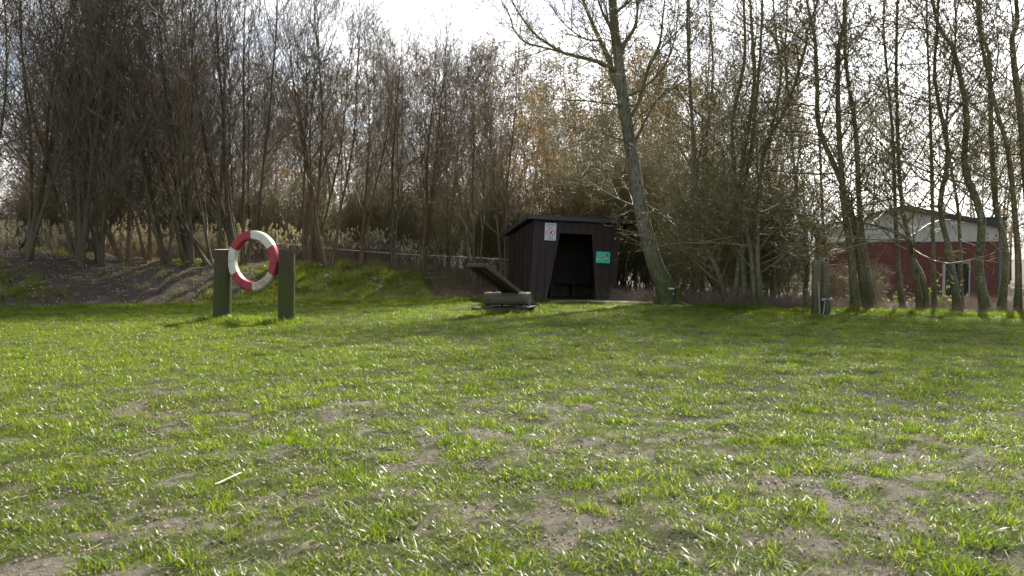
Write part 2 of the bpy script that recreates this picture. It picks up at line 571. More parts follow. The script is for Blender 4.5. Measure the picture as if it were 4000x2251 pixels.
def bank_green(x, y):
    """grass on the bank: bare dark soil left, green in the middle, dead grass right"""
    x = np.asarray(x, float); y = np.asarray(y, float)
    d = (y - yfront(x)) * 0.915
    n = fbm(x * 0.9, y * 0.9, 41)
    n2 = fbm(x * 3.5, y * 3.5, 44)
    g_ = smooth(-8.0, -6.6, x + (n - 0.5) * 2.5) * smooth(0.30, 0.42, n2 * 0.6 + n * 0.4)
    top = smooth(1.7, 2.3, d) * smooth(-10.0, -8.4, x) * smooth(0.4, 0.52, n2)
    leftp = np.exp(-(((x + 11.9) / 0.8) ** 2 + ((d - 0.9) / 0.5) ** 2)) * smooth(0.4, 0.5, n2)
    g_ = np.maximum(np.maximum(g_, top), leftp)
    xc = -2.75 + (yfront(x) + 2.5 - y) * 0.32
    g_ = g_ * (1 - np.exp(-((x - xc) / 0.26) ** 2) * smooth(4, 2.5, d))
    return g_ * (1 - 0.55 * smooth(-2.6, -1.8, x))


bk = sheet('earth_bank', np.arange(-22, 0.8, 0.06), np.arange(12.5, 29, 0.08), lambda x, y: bank_h(x, y) + np.where((y - yfront(x) < -0.3) | (y - yfront(x) > 7), -0.6, 0), bank_green, M['bank'])
tag(bk, kind='structure')


def zat(x, y):
    return float(max(ground_h(x, y), bank_h(x, y) if -22 < x < 0.7 and -0.3 < y - yfront(x) < 7 else -9))


# concrete slab in front of the shelter
bm = bmesh.new()
pa, pb, pc, pd = at(2150, 1181, 21.6), at(2545, 1190, 20.7), at(2560, 1186, 21.4), at(2150, 1177, 22.6)
lo = [bm.verts.new((p.x, p.y, -0.1)) for p in (pa, pb, pc, pd)]
hi = [bm.verts.new((p.x, p.y, z)) for p, z in ((pa, 0.015), (pb, 0.035), (pc, 0.035), (pd, 0.015))]
bm.faces.new(hi)
for i in range(4): bm.faces.new((lo[i], lo[(i + 1) % 4], hi[(i + 1) % 4], hi[i]))
o = obj('pavement_slab', bm, M['slab']); tag(o, kind='structure')


# ------------------------------------------------------------------ scattered ground cover (geometry nodes)
def blade_cluster(name, rng, n, rad, h, wid, mat, lean=0.6, dry=0.08, bend=0.7, segs=2, flat=False):
    """a small clump of grass blades; tint attribute gives each its colour"""
    V = []; Fc = []; T = []
    for k in range(n):
        r = rad * math.sqrt(rng.random()); a = rng.random() * 6.283
        bx, by = r * math.cos(a), r * math.sin(a)
        hh = h * (0.45 + 0.75 * rng.random())
        az = rng.random() * 6.283
        ln = lean * (0.2 + rng.random())
        dx, dy = math.cos(az), math.sin(az)
        tw = rng.random() * 3.14
        wx, wy = -dy, dx
        wx, wy = math.cos(tw) * 0.5 + wx, math.sin(tw) * 0.5 + wy
        q = math.hypot(wx, wy) or 1
        wx, wy = wx / q, wy / q
        tint = rng.random() * 0.82
        if rng.random() < dry: tint = 0.93 + 0.3 * rng.random()
        ww = wid * (0.6 + 0.7 * rng.random())
        base = len(V)
        for s in range(segs + 1):
            u = s / segs
            off = hh * (ln * u + bend * ln * u * u * 0.8)
            z = hh * (u - 0.32 * ln * u * u)
            wd = ww * (1 - u ** 1.6) * 0.5
            if s < segs:
                V += [(bx + dx * off - wx * wd, by + dy * off - wy * wd, z), (bx + dx * off + wx * wd, by + dy * off + wy * wd, z)]
                T += [tint, tint]
            else:
                V.append((bx + dx * off, by + dy * off, z)); T.append(tint)
        for s in range(segs - 1):
            i = base + 2 * s
            Fc += [(i, i + 1, i + 3), (i, i + 3, i + 2)]
        i = base + 2 * (segs - 1)
        Fc.append((i, i + 1, i + 2))
    me = mesh_np(name, np.array(V), np.array(Fc), mat, False, {'tint': np.array(T)})
    return bpy.data.objects.new(name, me)


def scatter(name, P, rz, sc, idx, sources, label, cat, tilt=None):
    n = len(P)
    me = bpy.data.meshes.new(name)
    me.vertices.add(n)
    me.vertices.foreach_set('co', np.ascontiguousarray(P, np.float32).ravel())
    rot = np.zeros((n, 3), np.float32)
    rot[:, 2] = rz
    if tilt is not None: rot[:, 0:2] = tilt
    a = me.attributes.new('rot', 'FLOAT_VECTOR', 'POINT'); a.data.foreach_set('vector', rot.ravel())
    sc = np.asarray(sc, np.float32)
    if sc.ndim == 1: sc = np.stack([sc, sc, sc], -1)
    a = me.attributes.new('scl', 'FLOAT_VECTOR', 'POINT'); a.data.foreach_set('vector', np.ascontiguousarray(sc).ravel())
    a = me.attributes.new('idx', 'INT', 'POINT'); a.data.foreach_set('value', np.asarray(idx, np.int32))
    o = link(name, me)
    c = bpy.data.collections.new(name + '_sources')
    for s in sources: c.objects.link(s)
    ng = bpy.data.node_groups.new(name, 'GeometryNodeTree')
    ng.interface.new_socket('Geometry', in_out='INPUT', socket_type='NodeSocketGeometry')
    ng.interface.new_socket('Geometry', in_out='OUTPUT', socket_type='NodeSocketGeometry')
    N = ng.nodes
    gi, go = N.new('NodeGroupInput'), N.new('NodeGroupOutput')
    ip = N.new('GeometryNodeInstanceOnPoints')
    ci = N.new('GeometryNodeCollectionInfo')
    ci.inputs['Collection'].default_value = c
    ci.inputs['Separate Children'].default_value = True
    ci.inputs['Reset Children'].default_value = True
    def na(nm, dt):
        x = N.new('GeometryNodeInputNamedAttribute'); x.data_type = dt; x.inputs['Name'].default_value = nm
        return x.outputs['Attribute']
    ip.inputs['Pick Instance'].default_value = True
    ng.links.new(gi.outputs[0], ip.inputs['Points'])
    ng.links.new(ci.outputs[0], ip.inputs['Instance'])
    ng.links.new(na('idx', 'INT'), ip.inputs['Instance Index'])
    e2r = N.new('FunctionNodeEulerToRotation')
    ng.links.new(na('rot', 'FLOAT_VECTOR'), e2r.inputs[0])
    ng.links.new(e2r.outputs[0], ip.inputs['Rotation'])
    ng.links.new(na('scl', 'FLOAT_VECTOR'), ip.inputs['Scale'])
    ng.links.new(ip.outputs[0], go.inputs[0])
    md = o.modifiers.new('scatter', 'NODES')
    md.node_group = ng
    tag(o, label, cat, kind='stuff')
    return o


rs = random.Random(4)
rn = np.random.default_rng(11)
turf = [blade_cluster(f'turf_{i}', rs, 50, 0.10, 0.040, 0.0036, M['blade'], lean=1.15, dry=0.12, segs=3) for i in range(7)]
turf += [blade_cluster(f'turf_{i}', rs, 44, 0.07, 0.065, 0.0042, M['blade'], lean=0.8, dry=0.07, segs=3) for i in range(7, 10)]


def scatter_pts(n, x0, x1, y0, y1, wedge=True):
    y = y0 + (y1 - y0) * rn.random(n)
    x = x0 + (x1 - x0) * rn.random(n)
    if wedge:
        k = np.abs(x) < 0.72 * y + 3.0
        x, y = x[k], y[k]
    return x, y


def lawn(y0, y1, dens, tallp, smin, smax, seed_h=0.0):
    n = int(dens * 34 * (y1 - y0))
    x, y = scatter_pts(n, -17, 17, y0, y1)
    c = cover(x, y)
    inside = (y < grass_edge(x)) * (y < yfront(x) + 0.15 + (x > 0.4) * 3)
    x, y, c = x[inside > 0], y[inside > 0], c[inside > 0]
    k = rn.random(len(x)) < (0.20 + 0.80 * c)
    x, y, c = x[k], y[k], c[k]
    tall = (rn.random(len(x)) < tallp * (0.3 + 1.6 * (vnoise(x * 2.1, y * 2.1, 77) > 0.62)))
    idx = np.where(tall, 7 + rn.integers(0, 3, len(x)), rn.integers(0, 7, len(x)))
    s = smin + (smax - smin) * rn.random(len(x))
    s = s * (0.62 + 0.38 * c) * (0.75 + 0.6 * vnoise(x * 5, y * 5, 91))
    return x, y, idx, s


parts = [lawn(1.6, 6, 200, 0.3, 0.68, 1.2), lawn(6, 11, 130, 0.16, 0.8, 1.25), lawn(11, 24.5, 75, 0.16, 0.85, 1.35)]
X = np.concatenate([p[0] for p in parts]); Yv = np.concatenate([p[1] for p in parts])
I = np.concatenate([p[2] for p in parts]); S = np.concatenate([p[3] for p in parts])
# keep the floor of the shelter and the slab clear
k = ~((X > 0.75) & (X < 2.9) & (Yv > 21.75 + (X - 0.6) * 0.2))
X, Yv, I, S = X[k], Yv[k], I[k], S[k]
# longer grass along the foot of the bank and along the tree line
ex = rn.random(2600) * 33 - 17
edge = np.where(ex < 0.3, yfront(ex) - 0.2, grass_edge(ex) - 0.25)
kk = (ex < 0.3) | (ex > 4.6)
ex, edge = ex[kk], edge[kk] + (rn.random(kk.sum()) - 0.5) * 0.8
X = np.concatenate([X, ex]); Yv = np.concatenate([Yv, edge]); I = np.concatenate([I, 7 + rn.integers(0, 3, len(ex))]); S = np.concatenate([S, 1.2 + 1.0 * rn.random(len(ex))])
# tufts round the feet of posts and the seesaw
for (cx, cy, rr, nn) in ((-5.62, 15.3, 0.42, 60), (-4.32, 14.85, 0.40, 70), (-5.0, 15.1, 0.7, 60), (0.0, 17.9, 0.9, 60), (5.6, 16.9, 0.5, 40), (0.55, 18.2, 0.3, 40)):
    a = rn.random(nn) * 6.283; q = rr * np.sqrt(rn.random(nn))
    X = np.concatenate([X, cx + q * np.cos(a)]); Yv = np.concatenate([Yv, cy + q * np.sin(a)])
    I = np.concatenate([I, 7 + rn.integers(0, 3, nn)]); S = np.concatenate([S, 1.2 + 1.2 * rn.random(nn)])
Z = ground_h(X, Yv) - 0.004
tl = (rn.random((len(X), 2)) - 0.5) * 0.3
scatter('lawn_grass', np.stack([X, Yv, Z], -1), rn.random(len(X)) * 6.283, S, I, turf, 'short patchy green lawn grass covering the whole trodden field', 'grass', tl)

# crumbs of soil, dead leaves and bits of twig on lawn and bank
def crumb(name, kind, seed):
    rg = random.Random(seed)
    bm_ = bmesh.new()
    for k_ in range(9):
        x_, y_ = rg.uniform(-0.12, 0.12), rg.uniform(-0.12, 0.12)
        if kind == 'soil':
            r_ = rg.uniform(0.002, 0.008)
            vs = bmesh.ops.create_icosphere(bm_, subdivisions=1, radius=r_, matrix=Matrix.Translation((x_, y_, r_ * 0.3)))['verts']
            for v in vs: v.co += Vector((rg.uniform(-1, 1), rg.uniform(-1, 1), rg.uniform(-1, 1))) * r_ * 0.35
        elif kind == 'leaf' and k_ < 4:
            a_ = rg.random() * 6.28; l_ = rg.uniform(0.007, 0.016)
            d_ = Vector((math.cos(a_), math.sin(a_), rg.uniform(0, 0.5))); p_ = Vector((-math.sin(a_), math.cos(a_), rg.uniform(-0.4, 0.4))); o_ = Vector((x_, y_, 0.006))
            bm_.faces.new([bm_.verts.new(o_ + d_ * u_ * l_ + p_ * v_ * l_) for u_, v_ in ((-1, 0), (-0.2, 0.4), (1, 0.05), (-0.1, -0.45))])
        elif kind == 'twig' and k_ < 3:
            a_ = rg.random() * 6.28; l_ = rg.uniform(0.02, 0.07)
            a = Vector((x_, y_, 0.005)); b = a + Vector((math.cos(a_) * l_, math.sin(a_) * l_, rg.uniform(0, 0.012)))
            d_ = b - a
            bmesh.ops.create_cone(bm_, cap_ends=False, segments=4, radius1=0.0022, radius2=0.0014, depth=d_.length, matrix=Matrix.Translation((a + b) / 2) @ d_.to_track_quat('Z', 'Y').to_matrix().to_4x4())
    me_ = bpy.data.meshes.new(name); bm_.to_mesh(me_); bm_.free()
    me_.materials.append({'soil': M['crumb'], 'leaf': M['litter'], 'twig': M['litter_twig']}[kind])
    return bpy.data.objects.new(name, me_)


M['crumb'] = plain('soil_crumb', (0.24, 0.20, 0.155), 0.95, var=0.5)
M['litter'] = plain('leaf_litter', (0.15, 0.11, 0.07), 0.8, var=0.5)
M['litter_twig'] = plain('litter_twig', (0.24, 0.19, 0.13), 0.7, var=0.4)
src_ = [crumb('crumb_a', 'soil', 1), crumb('crumb_b', 'soil', 2), crumb('crumb_c', 'soil', 3), crumb('debris_leaf_a', 'leaf', 4), crumb('debris_leaf_b', 'soil', 5), crumb('debris_twig_a', 'twig', 6), crumb('debris_twig_b', 'twig', 7)]
x, y = scatter_pts(34000, -12, 12, 1.6, 13)
k = rn.random(len(x)) < np.interp(y, [2, 6, 13], [1.0, 0.7, 0.25])
x, y = x[k], y[k]
zz = ground_h(x, y)
bx = -15 + 13.5 * rn.random(1600); by = yfront(bx) + 3.4 * rn.random(1600)
x = np.concatenate([x, bx]); y = np.concatenate([y, by]); zz = np.concatenate([zz, np.maximum(bank_h(bx, by), ground_h(bx, by))])
scatter('ground_litter', np.stack([x, y, zz], -1), rn.random(len(x)) * 6.28, np.where(y > 14, 2.2, 1.0) * (0.7 + 0.7 * rn.random(len(x))), rn.integers(0, 7, len(x)), src_, 'loose soil crumbs, dead leaves and twig bits on the worn ground', 'litter')

# grass on the bank
n = 46000
x = -22 + 22.6 * rn.random(n); d = -0.2 + 4.2 * rn.random(n); y = yfront(x) + d / 0.915
gq = bank_green(x, y)
k = (rn.random(n) < gq * (0.35 + 0.65 * smooth(-9, -6, x)) + 0.012) & (x < -2.3 + rn.random(n) * 1.2) & (np.abs(x) < 0.72 * y + 2)
x, y = x[k], y[k]
z = np.maximum(bank_h(x, y), ground_h(x, y)) - 0.01
turf2 = [blade_cluster(f'bank_tuft_{i}', rs, 44, 0.09, 0.075, 0.0055, M['bank_blade'], lean=0.9, dry=0.10, segs=2) for i in range(5)]
tl = np.stack([0.45 + 0.3 * (rn.random(len(x)) - 0.5), 0.2 * (rn.random(len(x)) - 0.5)], -1)
sc = 0.6 + 0.9 * rn.random(len(x)) + 0.7 * (fbm(x * 2, y * 2, 55) > 0.58)
scatter('bank_grass', np.stack([x, y, z], -1), np.zeros(len(x)), sc, rn.integers(0, 5, len(x)), turf2, 'bright green sunlit grass tufts growing on the earth bank', 'grass', tl)


# ------------------------------------------------------------------ trees: branch generator
def nrm(a):
    return a / np.maximum(np.linalg.norm(a, axis=-1, keepdims=True), 1e-9)


def children(P, Rr, k, t0, t1, ang, angs, length, lfall, nseg, up, wig, rfac, rng, rmax=None, jit=1.0):
    """k children on each parent polyline. P (N,m,3), Rr (N,m) -> (N*k,nseg+1,3),(N*k,nseg+1)"""
    N, m, _ = P.shape
    t = t0 + (t1 - t0) * ((np.arange(k)[None, :] + rng.random((N, k)) * jit) / k)
    t = np.clip(t, 0, 0.999)
    f = t * (m - 1); i = f.astype(int); u = (f - i)[..., None]
    ii = np.arange(N)[:, None]
    p = P[ii, i] * (1 - u) + P[ii, i + 1] * u
    d = nrm(P[ii, i + 1] - P[ii, i])
    r = Rr[ii, i] * (1 - u[..., 0]) + Rr[ii, i + 1] * u[..., 0]
    p = p.reshape(-1, 3); d = d.reshape(-1, 3); r = r.reshape(-1); tt = t.reshape(-1)
    n = len(p)
    ref = np.where(np.abs(d[:, 2:3]) > 0.9, np.array([[1.0, 0, 0]]), np.array([[0, 0, 1.0]]))
    a = nrm(np.cross(d, ref)); b = np.cross(d, a)
    ph = (np.tile(np.arange(k), N) * 2.4 + np.repeat(rng.random(N) * 6.28, k) + rng.normal(0, 0.5, n))[:, None]
    perp = a * np.cos(ph) + b * np.sin(ph)
    an = (ang + angs * rng.normal(0, 1, n))[:, None]
    D = nrm(d * np.cos(an) + perp * np.sin(an))
    plen = np.repeat(np.linalg.norm(P[:, 1:] - P[:, :-1], axis=-1).sum(1), k)
    Ln = length * (1 - lfall * tt) * (0.6 + 0.7 * rng.random(n))
    if length < 0: Ln = -length * plen * (1 - lfall * tt) * (0.6 + 0.7 * rng.random(n))
    out = np.zeros((n, nseg + 1, 3)); out[:, 0] = p
    for s in range(nseg):
        D = nrm(D + np.array([0, 0, up / nseg]) + rng.normal(0, wig, (n, 3)))
        out[:, s + 1] = out[:, s] + D * (Ln / nseg)[:, None]
    r0 = np.minimum(r * 0.75, rfac * Ln)
    if rmax: r0 = np.minimum(r0, rmax)
    rr = r0[:, None] * (1 - 0.72 * np.linspace(0, 1, nseg + 1)[None, :])
    return out, rr


def tubes(sets, sides, rmin=0.0):
    """(P,R) sets -> V,F arrays of open tapered tubes"""
    VV = []; FF = []; base = 0
    for P, Rr in sets:
        N, m, _ = P.shape
        if N == 0: continue
        T = np.empty_like(P)
        T[:, 1:-1] = P[:, 2:] - P[:, :-2] if m > 2 else T[:, 1:-1]
        T[:, 0] = P[:, 1] - P[:, 0]; T[:, -1] = P[:, -1] - P[:, -2]
        T = nrm(T)
        mean = nrm(P[:, -1] - P[:, 0])
        ref = np.where(np.abs(mean[:, 2:3]) > 0.8, np.array([[1.0, 0.13, 0]]), np.array([[0, 0.1, 1.0]]))[:, None, :]
        A = nrm(np.cross(T, ref)); B = np.cross(T, A)
        th = np.arange(sides) * 2 * math.pi / sides
        rad = np.maximum(Rr, rmin)[:, :, None, None]
        V = P[:, :, None, :] + rad * (A[:, :, None, :] * np.cos(th)[None, None, :, None] + B[:, :, None, :] * np.sin(th)[None, None, :, None])
        VV.append(V.reshape(-1, 3))
        j = np.arange(sides); jn = (j + 1) % sides
        b0 = base + (np.arange(N)[:, None, None] * m + np.arange(m - 1)[None, :, None]) * sides
        q = np.stack([b0 + j, b0 + jn, b0 + jn + sides, b0 + j + sides], -1)
        FF.append(q.reshape(-1, 4))
        base += N * m * sides
    return np.concatenate(VV), np.concatenate(FF)


def bits(P, rng, n, size, aspect, hang, mat, name):
    """small leaves, cones or catkins: two crossed slim quads hung along twigs"""
    N, m, _ = P.shape
    i = rng.integers(0, N, n); s = rng.integers(1, m, n)
    c = P[i, s] + rng.normal(0, 0.01, (n, 3))
    d = nrm(rng.normal(0, 1, (n, 3)) * (1 - hang) + np.array([0, 0, -1.0]) * hang)
    ref = nrm(rng.normal(0, 1, (n, 3)))
    a = nrm(np.cross(d, ref)); b = np.cross(d, a)
    L_ = size * (0.6 + 0.8 * rng.random(n))[:, None]
    W_ = L_ * aspect
    V = []
    for s_ in (a, b) if aspect < 0.4 else (a,):
        V.append(np.stack([c, c + d * L_ * 0.5 + s_ * W_, c + d * L_, c + d * L_ * 0.5 - s_ * W_], 1))
    V = np.concatenate(V, 0)
    tint = rng.random(n)
    if aspect < 0.4: tint = np.concatenate([tint, tint])
    Fq = np.arange(len(V) * 4).reshape(-1, 4)
    return mesh_np(name, V.reshape(-1, 3), Fq, mat, False, {'tint': np.repeat(tint, 4)})


def poly(points, n):
    """resample a point list to n+1 smooth points (Catmull-Rom)"""
    P = np.array([tuple(p) for p in points], float)
    P = np.vstack([2 * P[0] - P[1], P, 2 * P[-1] - P[-2]])
    k = len(P) - 3
    out = []
    for t in np.linspace(0, k - 1e-6, n + 1):
        i = int(t); u = t - i
        a, b, c, d = P[i:i + 4]
        out.append(0.5 * ((2 * b) + (-a + c) * u + (2 * a - 5 * b + 4 * c - d) * u * u + (-a + 3 * b - 3 * c + d) * u ** 3))
    return np.array(out)


def flare(rr, amt=0.5, pts=2):
    rr = rr.copy()
    rr[0] *= 1 + amt
    if pts > 1: rr[1] *= 1 + amt * 0.25
    return rr


def build_tree(name, label, cat, stems, crown_sets, mats, loc, group=None, extra=None, stem_name='trunk', sides=9, rmin=0.0036):
    """stems: list of (P,R) polylines in world-relative coordinates; crown_sets: list of (P,R) batches"""
    root = empty(name, loc)
    tag(root, label, cat, group)
    for (P, Rr) in stems:
        V, Fq = tubes([(P[None], Rr[None])], sides)
        link(stem_name, mesh_np(stem_name, V, Fq, mats[0]), root)
    V, Fq = tubes(crown_sets, 3, rmin)
    c = link('crown', mesh_np('crown', V, Fq, mats[1]), root)
    c['kind'] = 'stuff'
    for nm, me in (extra or []):
        e = link(nm, me, root); e['kind'] = 'stuff'
    return root


def copy_thing(root, loc, rz, s, label=None, tiltx=0.0, tilty=0.0):
    r = root.copy(); COL.objects.link(r)
    r.location = loc; r.rotation_euler = (tiltx, tilty, rz)
    r.scale = (s[0], s[0], s[1]) if isinstance(s, tuple) else (s, s, s)
    if label: r['label'] = label
    for ch in list(root.children):
        c = ch.copy(); COL.objects.link(c); c.parent = r
    return r


# ---- willow thicket maker: several stems fanning out of one foot
def willow_parts(seed, height, nst, spread, lean=(0, 0), dens=1.0, r0=0.075, stems_px=None, low=0.09):
    rng = np.random.default_rng(seed)
    stems = []
    if stems_px is None:
        for i in range(nst):
            a = rng.random() * 6.283 if nst > 1 else 0
            tilt = spread * (0.35 + 0.8 * rng.random())
            h = height * (0.75 + 0.3 * rng.random())
            d = np.array([math.cos(a) * math.sin(tilt) + lean[0], math.sin(a) * math.sin(tilt) + lean[1], math.cos(tilt)])
            p = np.array([0.06 * math.cos(a) * nst * 0.4, 0.06 * math.sin(a) * nst * 0.4, -0.1]); P = [p]
            ns = 9
            for s in range(ns):
                d = nrm(d + np.array([0, 0, 0.16]) + rng.normal(0, 0.055, 3))
                p = p + d * h / ns
                P.append(p)
            P = poly(P, 16)
            rr = r0 * (0.7 + 0.5 * rng.random()) * (1 - np.linspace(0, 1, 17) ** 0.55 * 0.9)
            stems.append((P, flare(rr, 0.35)))
    SP = np.stack([s[0] for s in stems]); SR = np.stack([s[1] for s in stems])
    a1 = children(SP, SR, int(17 * dens), low, 0.97, 0.62, 0.2, height * 0.36, 0.6, 7, 0.45, 0.075, 0.008, rng, 0.015)
    a2 = children(*a1, int(9 * dens), 0.15, 0.98, 0.6, 0.2, height * 0.13, 0.35, 4, 0.25, 0.09, 0.006, rng, 0.008)
    a3 = children(*a2, 6, 0.1, 0.97, 0.6, 0.25, 0.45, 0.3, 2, 0.15, 0.12, 0.008, rng, 0.004)
    a4 = children(SP, SR, int(10 * dens), 0.3, 1.0, 0.5, 0.2, height * 0.1, 0.2, 3, 0.3, 0.08, 0.006, rng, 0.008)
    return stems, [a1, a2, a3, a4]


WM = (M['willow_bark'], M['willow_twig'])
RM = (M['red_bark'], M['willow_twig'])

def foot_on_bank(px, py, Y):
    """where the line of sight to a tree's foot meets the bank, at most on its crest"""
    x0 = at(px, py, Y).x
    if x0 > -1.2: return at(px, py, Y)
    Yc = None
    for k_ in range(90):
        Yt = 17.0 + k_ * 0.1
        p_ = at(px, py, Yt)
        d_ = (Yt - float(yfront(p_.x))) * 0.915
        if d_ < 0.3: continue
        if bank_h(p_.x, p_.y) >= p_.z - 0.01: return p_
        if d_ > 2.5:
            Yc = Yt; break
    return at(px, py, Yc or Y)


# near row on the bank: (px, py, Y, seed, height, stems, spread, lean, radius, bark, label)
near_willows = [
    (-130, 1000, 20.2, 101, 10.0, 5, 0.42, (0.05, 0), 0.085, WM, 'leaning bare willow at the far left edge on top of the dark bank'),
    (92, 1000, 20.3, 102, 10.0, 5, 0.40, (-0.05, 0), 0.11, WM, 'V forked bare willow on the highest left end of the bank'),
    (303, 1032, 20.3, 103, 10.5, 6, 0.36, (0.0, 0), 0.12, WM, 'stout bare willow with a thick single foot on the bare earth bank'),
    (396, 1022, 20.9, 104, 9.5, 4, 0.40, (0.0, 0), 0.085, WM, 'slender twin stemmed willow just right of the stout willow'),
    (492, 1022, 21.2, 105, 9.5, 3, 0.25, (-0.28, 0), 0.075, RM, 'reddish willow stems leaning left behind the bare soil bank'),
    (575, 1020, 21.5, 106, 9.5, 3, 0.22, (-0.22, 0), 0.075, RM, 'left leaning willow above the tall grass tuft on the bank'),
    (655, 1030, 21.0, 107, 10.0, 4, 0.35, (-0.1, 0), 0.085, WM, 'bare willow beside the green fence post left of the ring'),
    (740, 1035, 21.0, 108, 10.2, 5, 0.36, (0, 0), 0.10, WM, 'multi stemmed willow behind the bank just left of the ring posts'),
    (838, 1042, 20.9, 109, 9.8, 4, 0.4, (-0.15, 0), 0.085, WM, 'willow with crooked foot right behind the left ring post'),
    (945, 1035, 21.6, 110, 10.0, 5, 0.34, (0.08, 0), 0.095, WM, 'bare willow seen through the red and white ring'),
    (1195, 1022, 22.0, 111, 9.6, 4, 0.34, (0.08, 0), 0.095, RM, 'reddish willow just right of the right ring post'),
    (1283, 1042, 22.0, 112, 8.2, 3, 0.28, (0.0, 0), 0.08, RM, 'shorter reddish willow above the sunlit green bank'),
]
protos = []
for (px, py, Y, seed, h, nst, spr, lean, r0, mats, lab) in near_willows:
    p = foot_on_bank(px, py, Y)
    z = zat(p.x, p.y)
    st, cr = willow_parts(seed, h, nst, spr, lean, 1.0, r0 * 0.8, low=0.09 if seed < 110 else 0.24)
    protos.append(build_tree('willow_tree', lab, 'tree', st, cr, mats, (p.x, p.y, z), 'bare willows standing in a row on the earth bank'))

# thinner trees along the middle of the bank, lower tops
mid = [
    (1398, 1045, 22.8, 201, 7.6, 2, 0.16, (0.02, 0), 0.06, RM, 'thin reddish tree in front of the fence above the green bank'),
    (1535, 1055, 22.5, 202, 7.4, 2, 0.14, (0.07, 0), 0.055, WM, 'thin olive tree leaning right beside the second fence post'),
    (1648, 1050, 22.4, 203, 8.8, 3, 0.10, (-0.02, 0), 0.085, RM, 'tall slim tree with two orange brown stems standing out against the sky'),
    (1745, 1060, 23.5, 204, 7.2, 3, 0.2, (-0.1, 0), 0.05, WM, 'small tree leaning left at the worn chute in the bank'),
    (1870, 1095, 24.0, 205, 7.0, 3, 0.2, (-0.12, 0), 0.055, RM, 'small left leaning tree directly behind the raised seesaw end'),
    (1968, 1100, 24.3, 206, 7.2, 2, 0.15, (-0.05, 0), 0.055, RM, 'slim reddish tree close to the left wall of the shelter'),
]
for (px, py, Y, seed, h, nst, spr, lean, r0, mats, lab) in mid:
    p = foot_on_bank(px, py, Y)
    st, cr = willow_parts(seed, h, nst, spr, lean, 0.95, r0, low=0.25)
    protos.append(build_tree('slim_tree', lab, 'tree', st, cr, mats, (p.x, p.y, zat(p.x, p.y)), 'slim bare trees along the fence behind the bank'))

# a second belt of willows behind the row, copies
rng = random.Random(7)
for i in range(16):
    x = -27 + 19.0 * (i + rng.random()) / 16
    y = 24.0 + 0.35 * (x + 10) * 0.4 + rng.random() * 8
    src = protos[rng.choice((1, 2, 3, 7, 8, 9))]
    s = 0.8 + 0.22 * rng.random()
    zz_ = 'far left, behind the stout willow' if x / y < -0.48 else 'behind the trees left of the ring' if x / y < -0.36 else 'behind the ring posts'
    o = copy_thing(src, (x, y, 0.35), rng.random() * 6.28, s, 'bare brown willow deep in the thicket, ' + zz_)
    o['group'] = 'willows deep in the thicket, ' + zz_


# ---- straight woodland tree, alder style
def alder_parts(seed, P, Rr, dens=1.0, blen=2.4, low=0.25, catk=900, ang=1.0, rmax=0.028, up=0.25, k2=8):
    rng = np.random.default_rng(seed)
    SP = P[None]; SR = Rr[None]
    k1 = int(35 * dens)
    a1 = children(SP, SR, k1, low, 0.98, ang, 0.22, blen, 0.5, 7, up, 0.10, 0.010, rng, rmax)
    a2 = children(*a1, k2, 0.15, 0.98, 0.8, 0.25, blen * 0.36, 0.35, 4, 0.1, 0.13, 0.008, rng, 0.011)
    a3 = children(*a2, 5, 0.15, 0.98, 0.75, 0.25, 0.36, 0.3, 3, 0.05, 0.18, 0.009, rng, 0.0045)
    ex = []
    if catk:
        ex.append(('catkins', bits(a3[0], rng, catk, 0.055, 0.22, 0.75, M['catkin'], 'catkins')))
    return [a1, a2, a3], ex


AM = (M['alder_bark'], M['olive_twig'])


def px_trunk(pts, Y, base_r, tip_r, n=18, ext=5.0):
    """trunk polyline from photo points (first = foot), continued upward past the frame"""
    W = [at(x, y, Y) for x, y in pts]
    foot = W[0].copy()
    d = (W[-1] - W[-2]).normalized()
    W.append(W[-1] + Vector((d.x, 0, max(d.z, 0.7))).normalized() * ext)
    W[0].z -= 0.15
    rngl = random.Random(int(pts[0][0]))
    for k_ in range(1, len(W)):
        W[k_].y += rngl.uniform(-0.25, 0.25) * k_ * 0.5
    P = poly([tuple(q - foot) for q in W], n)
    u = np.linspace(0, 1, n + 1)
    rr = base_r * (1 - u) + tip_r * u
    return foot, P, flare(rr, 0.85)


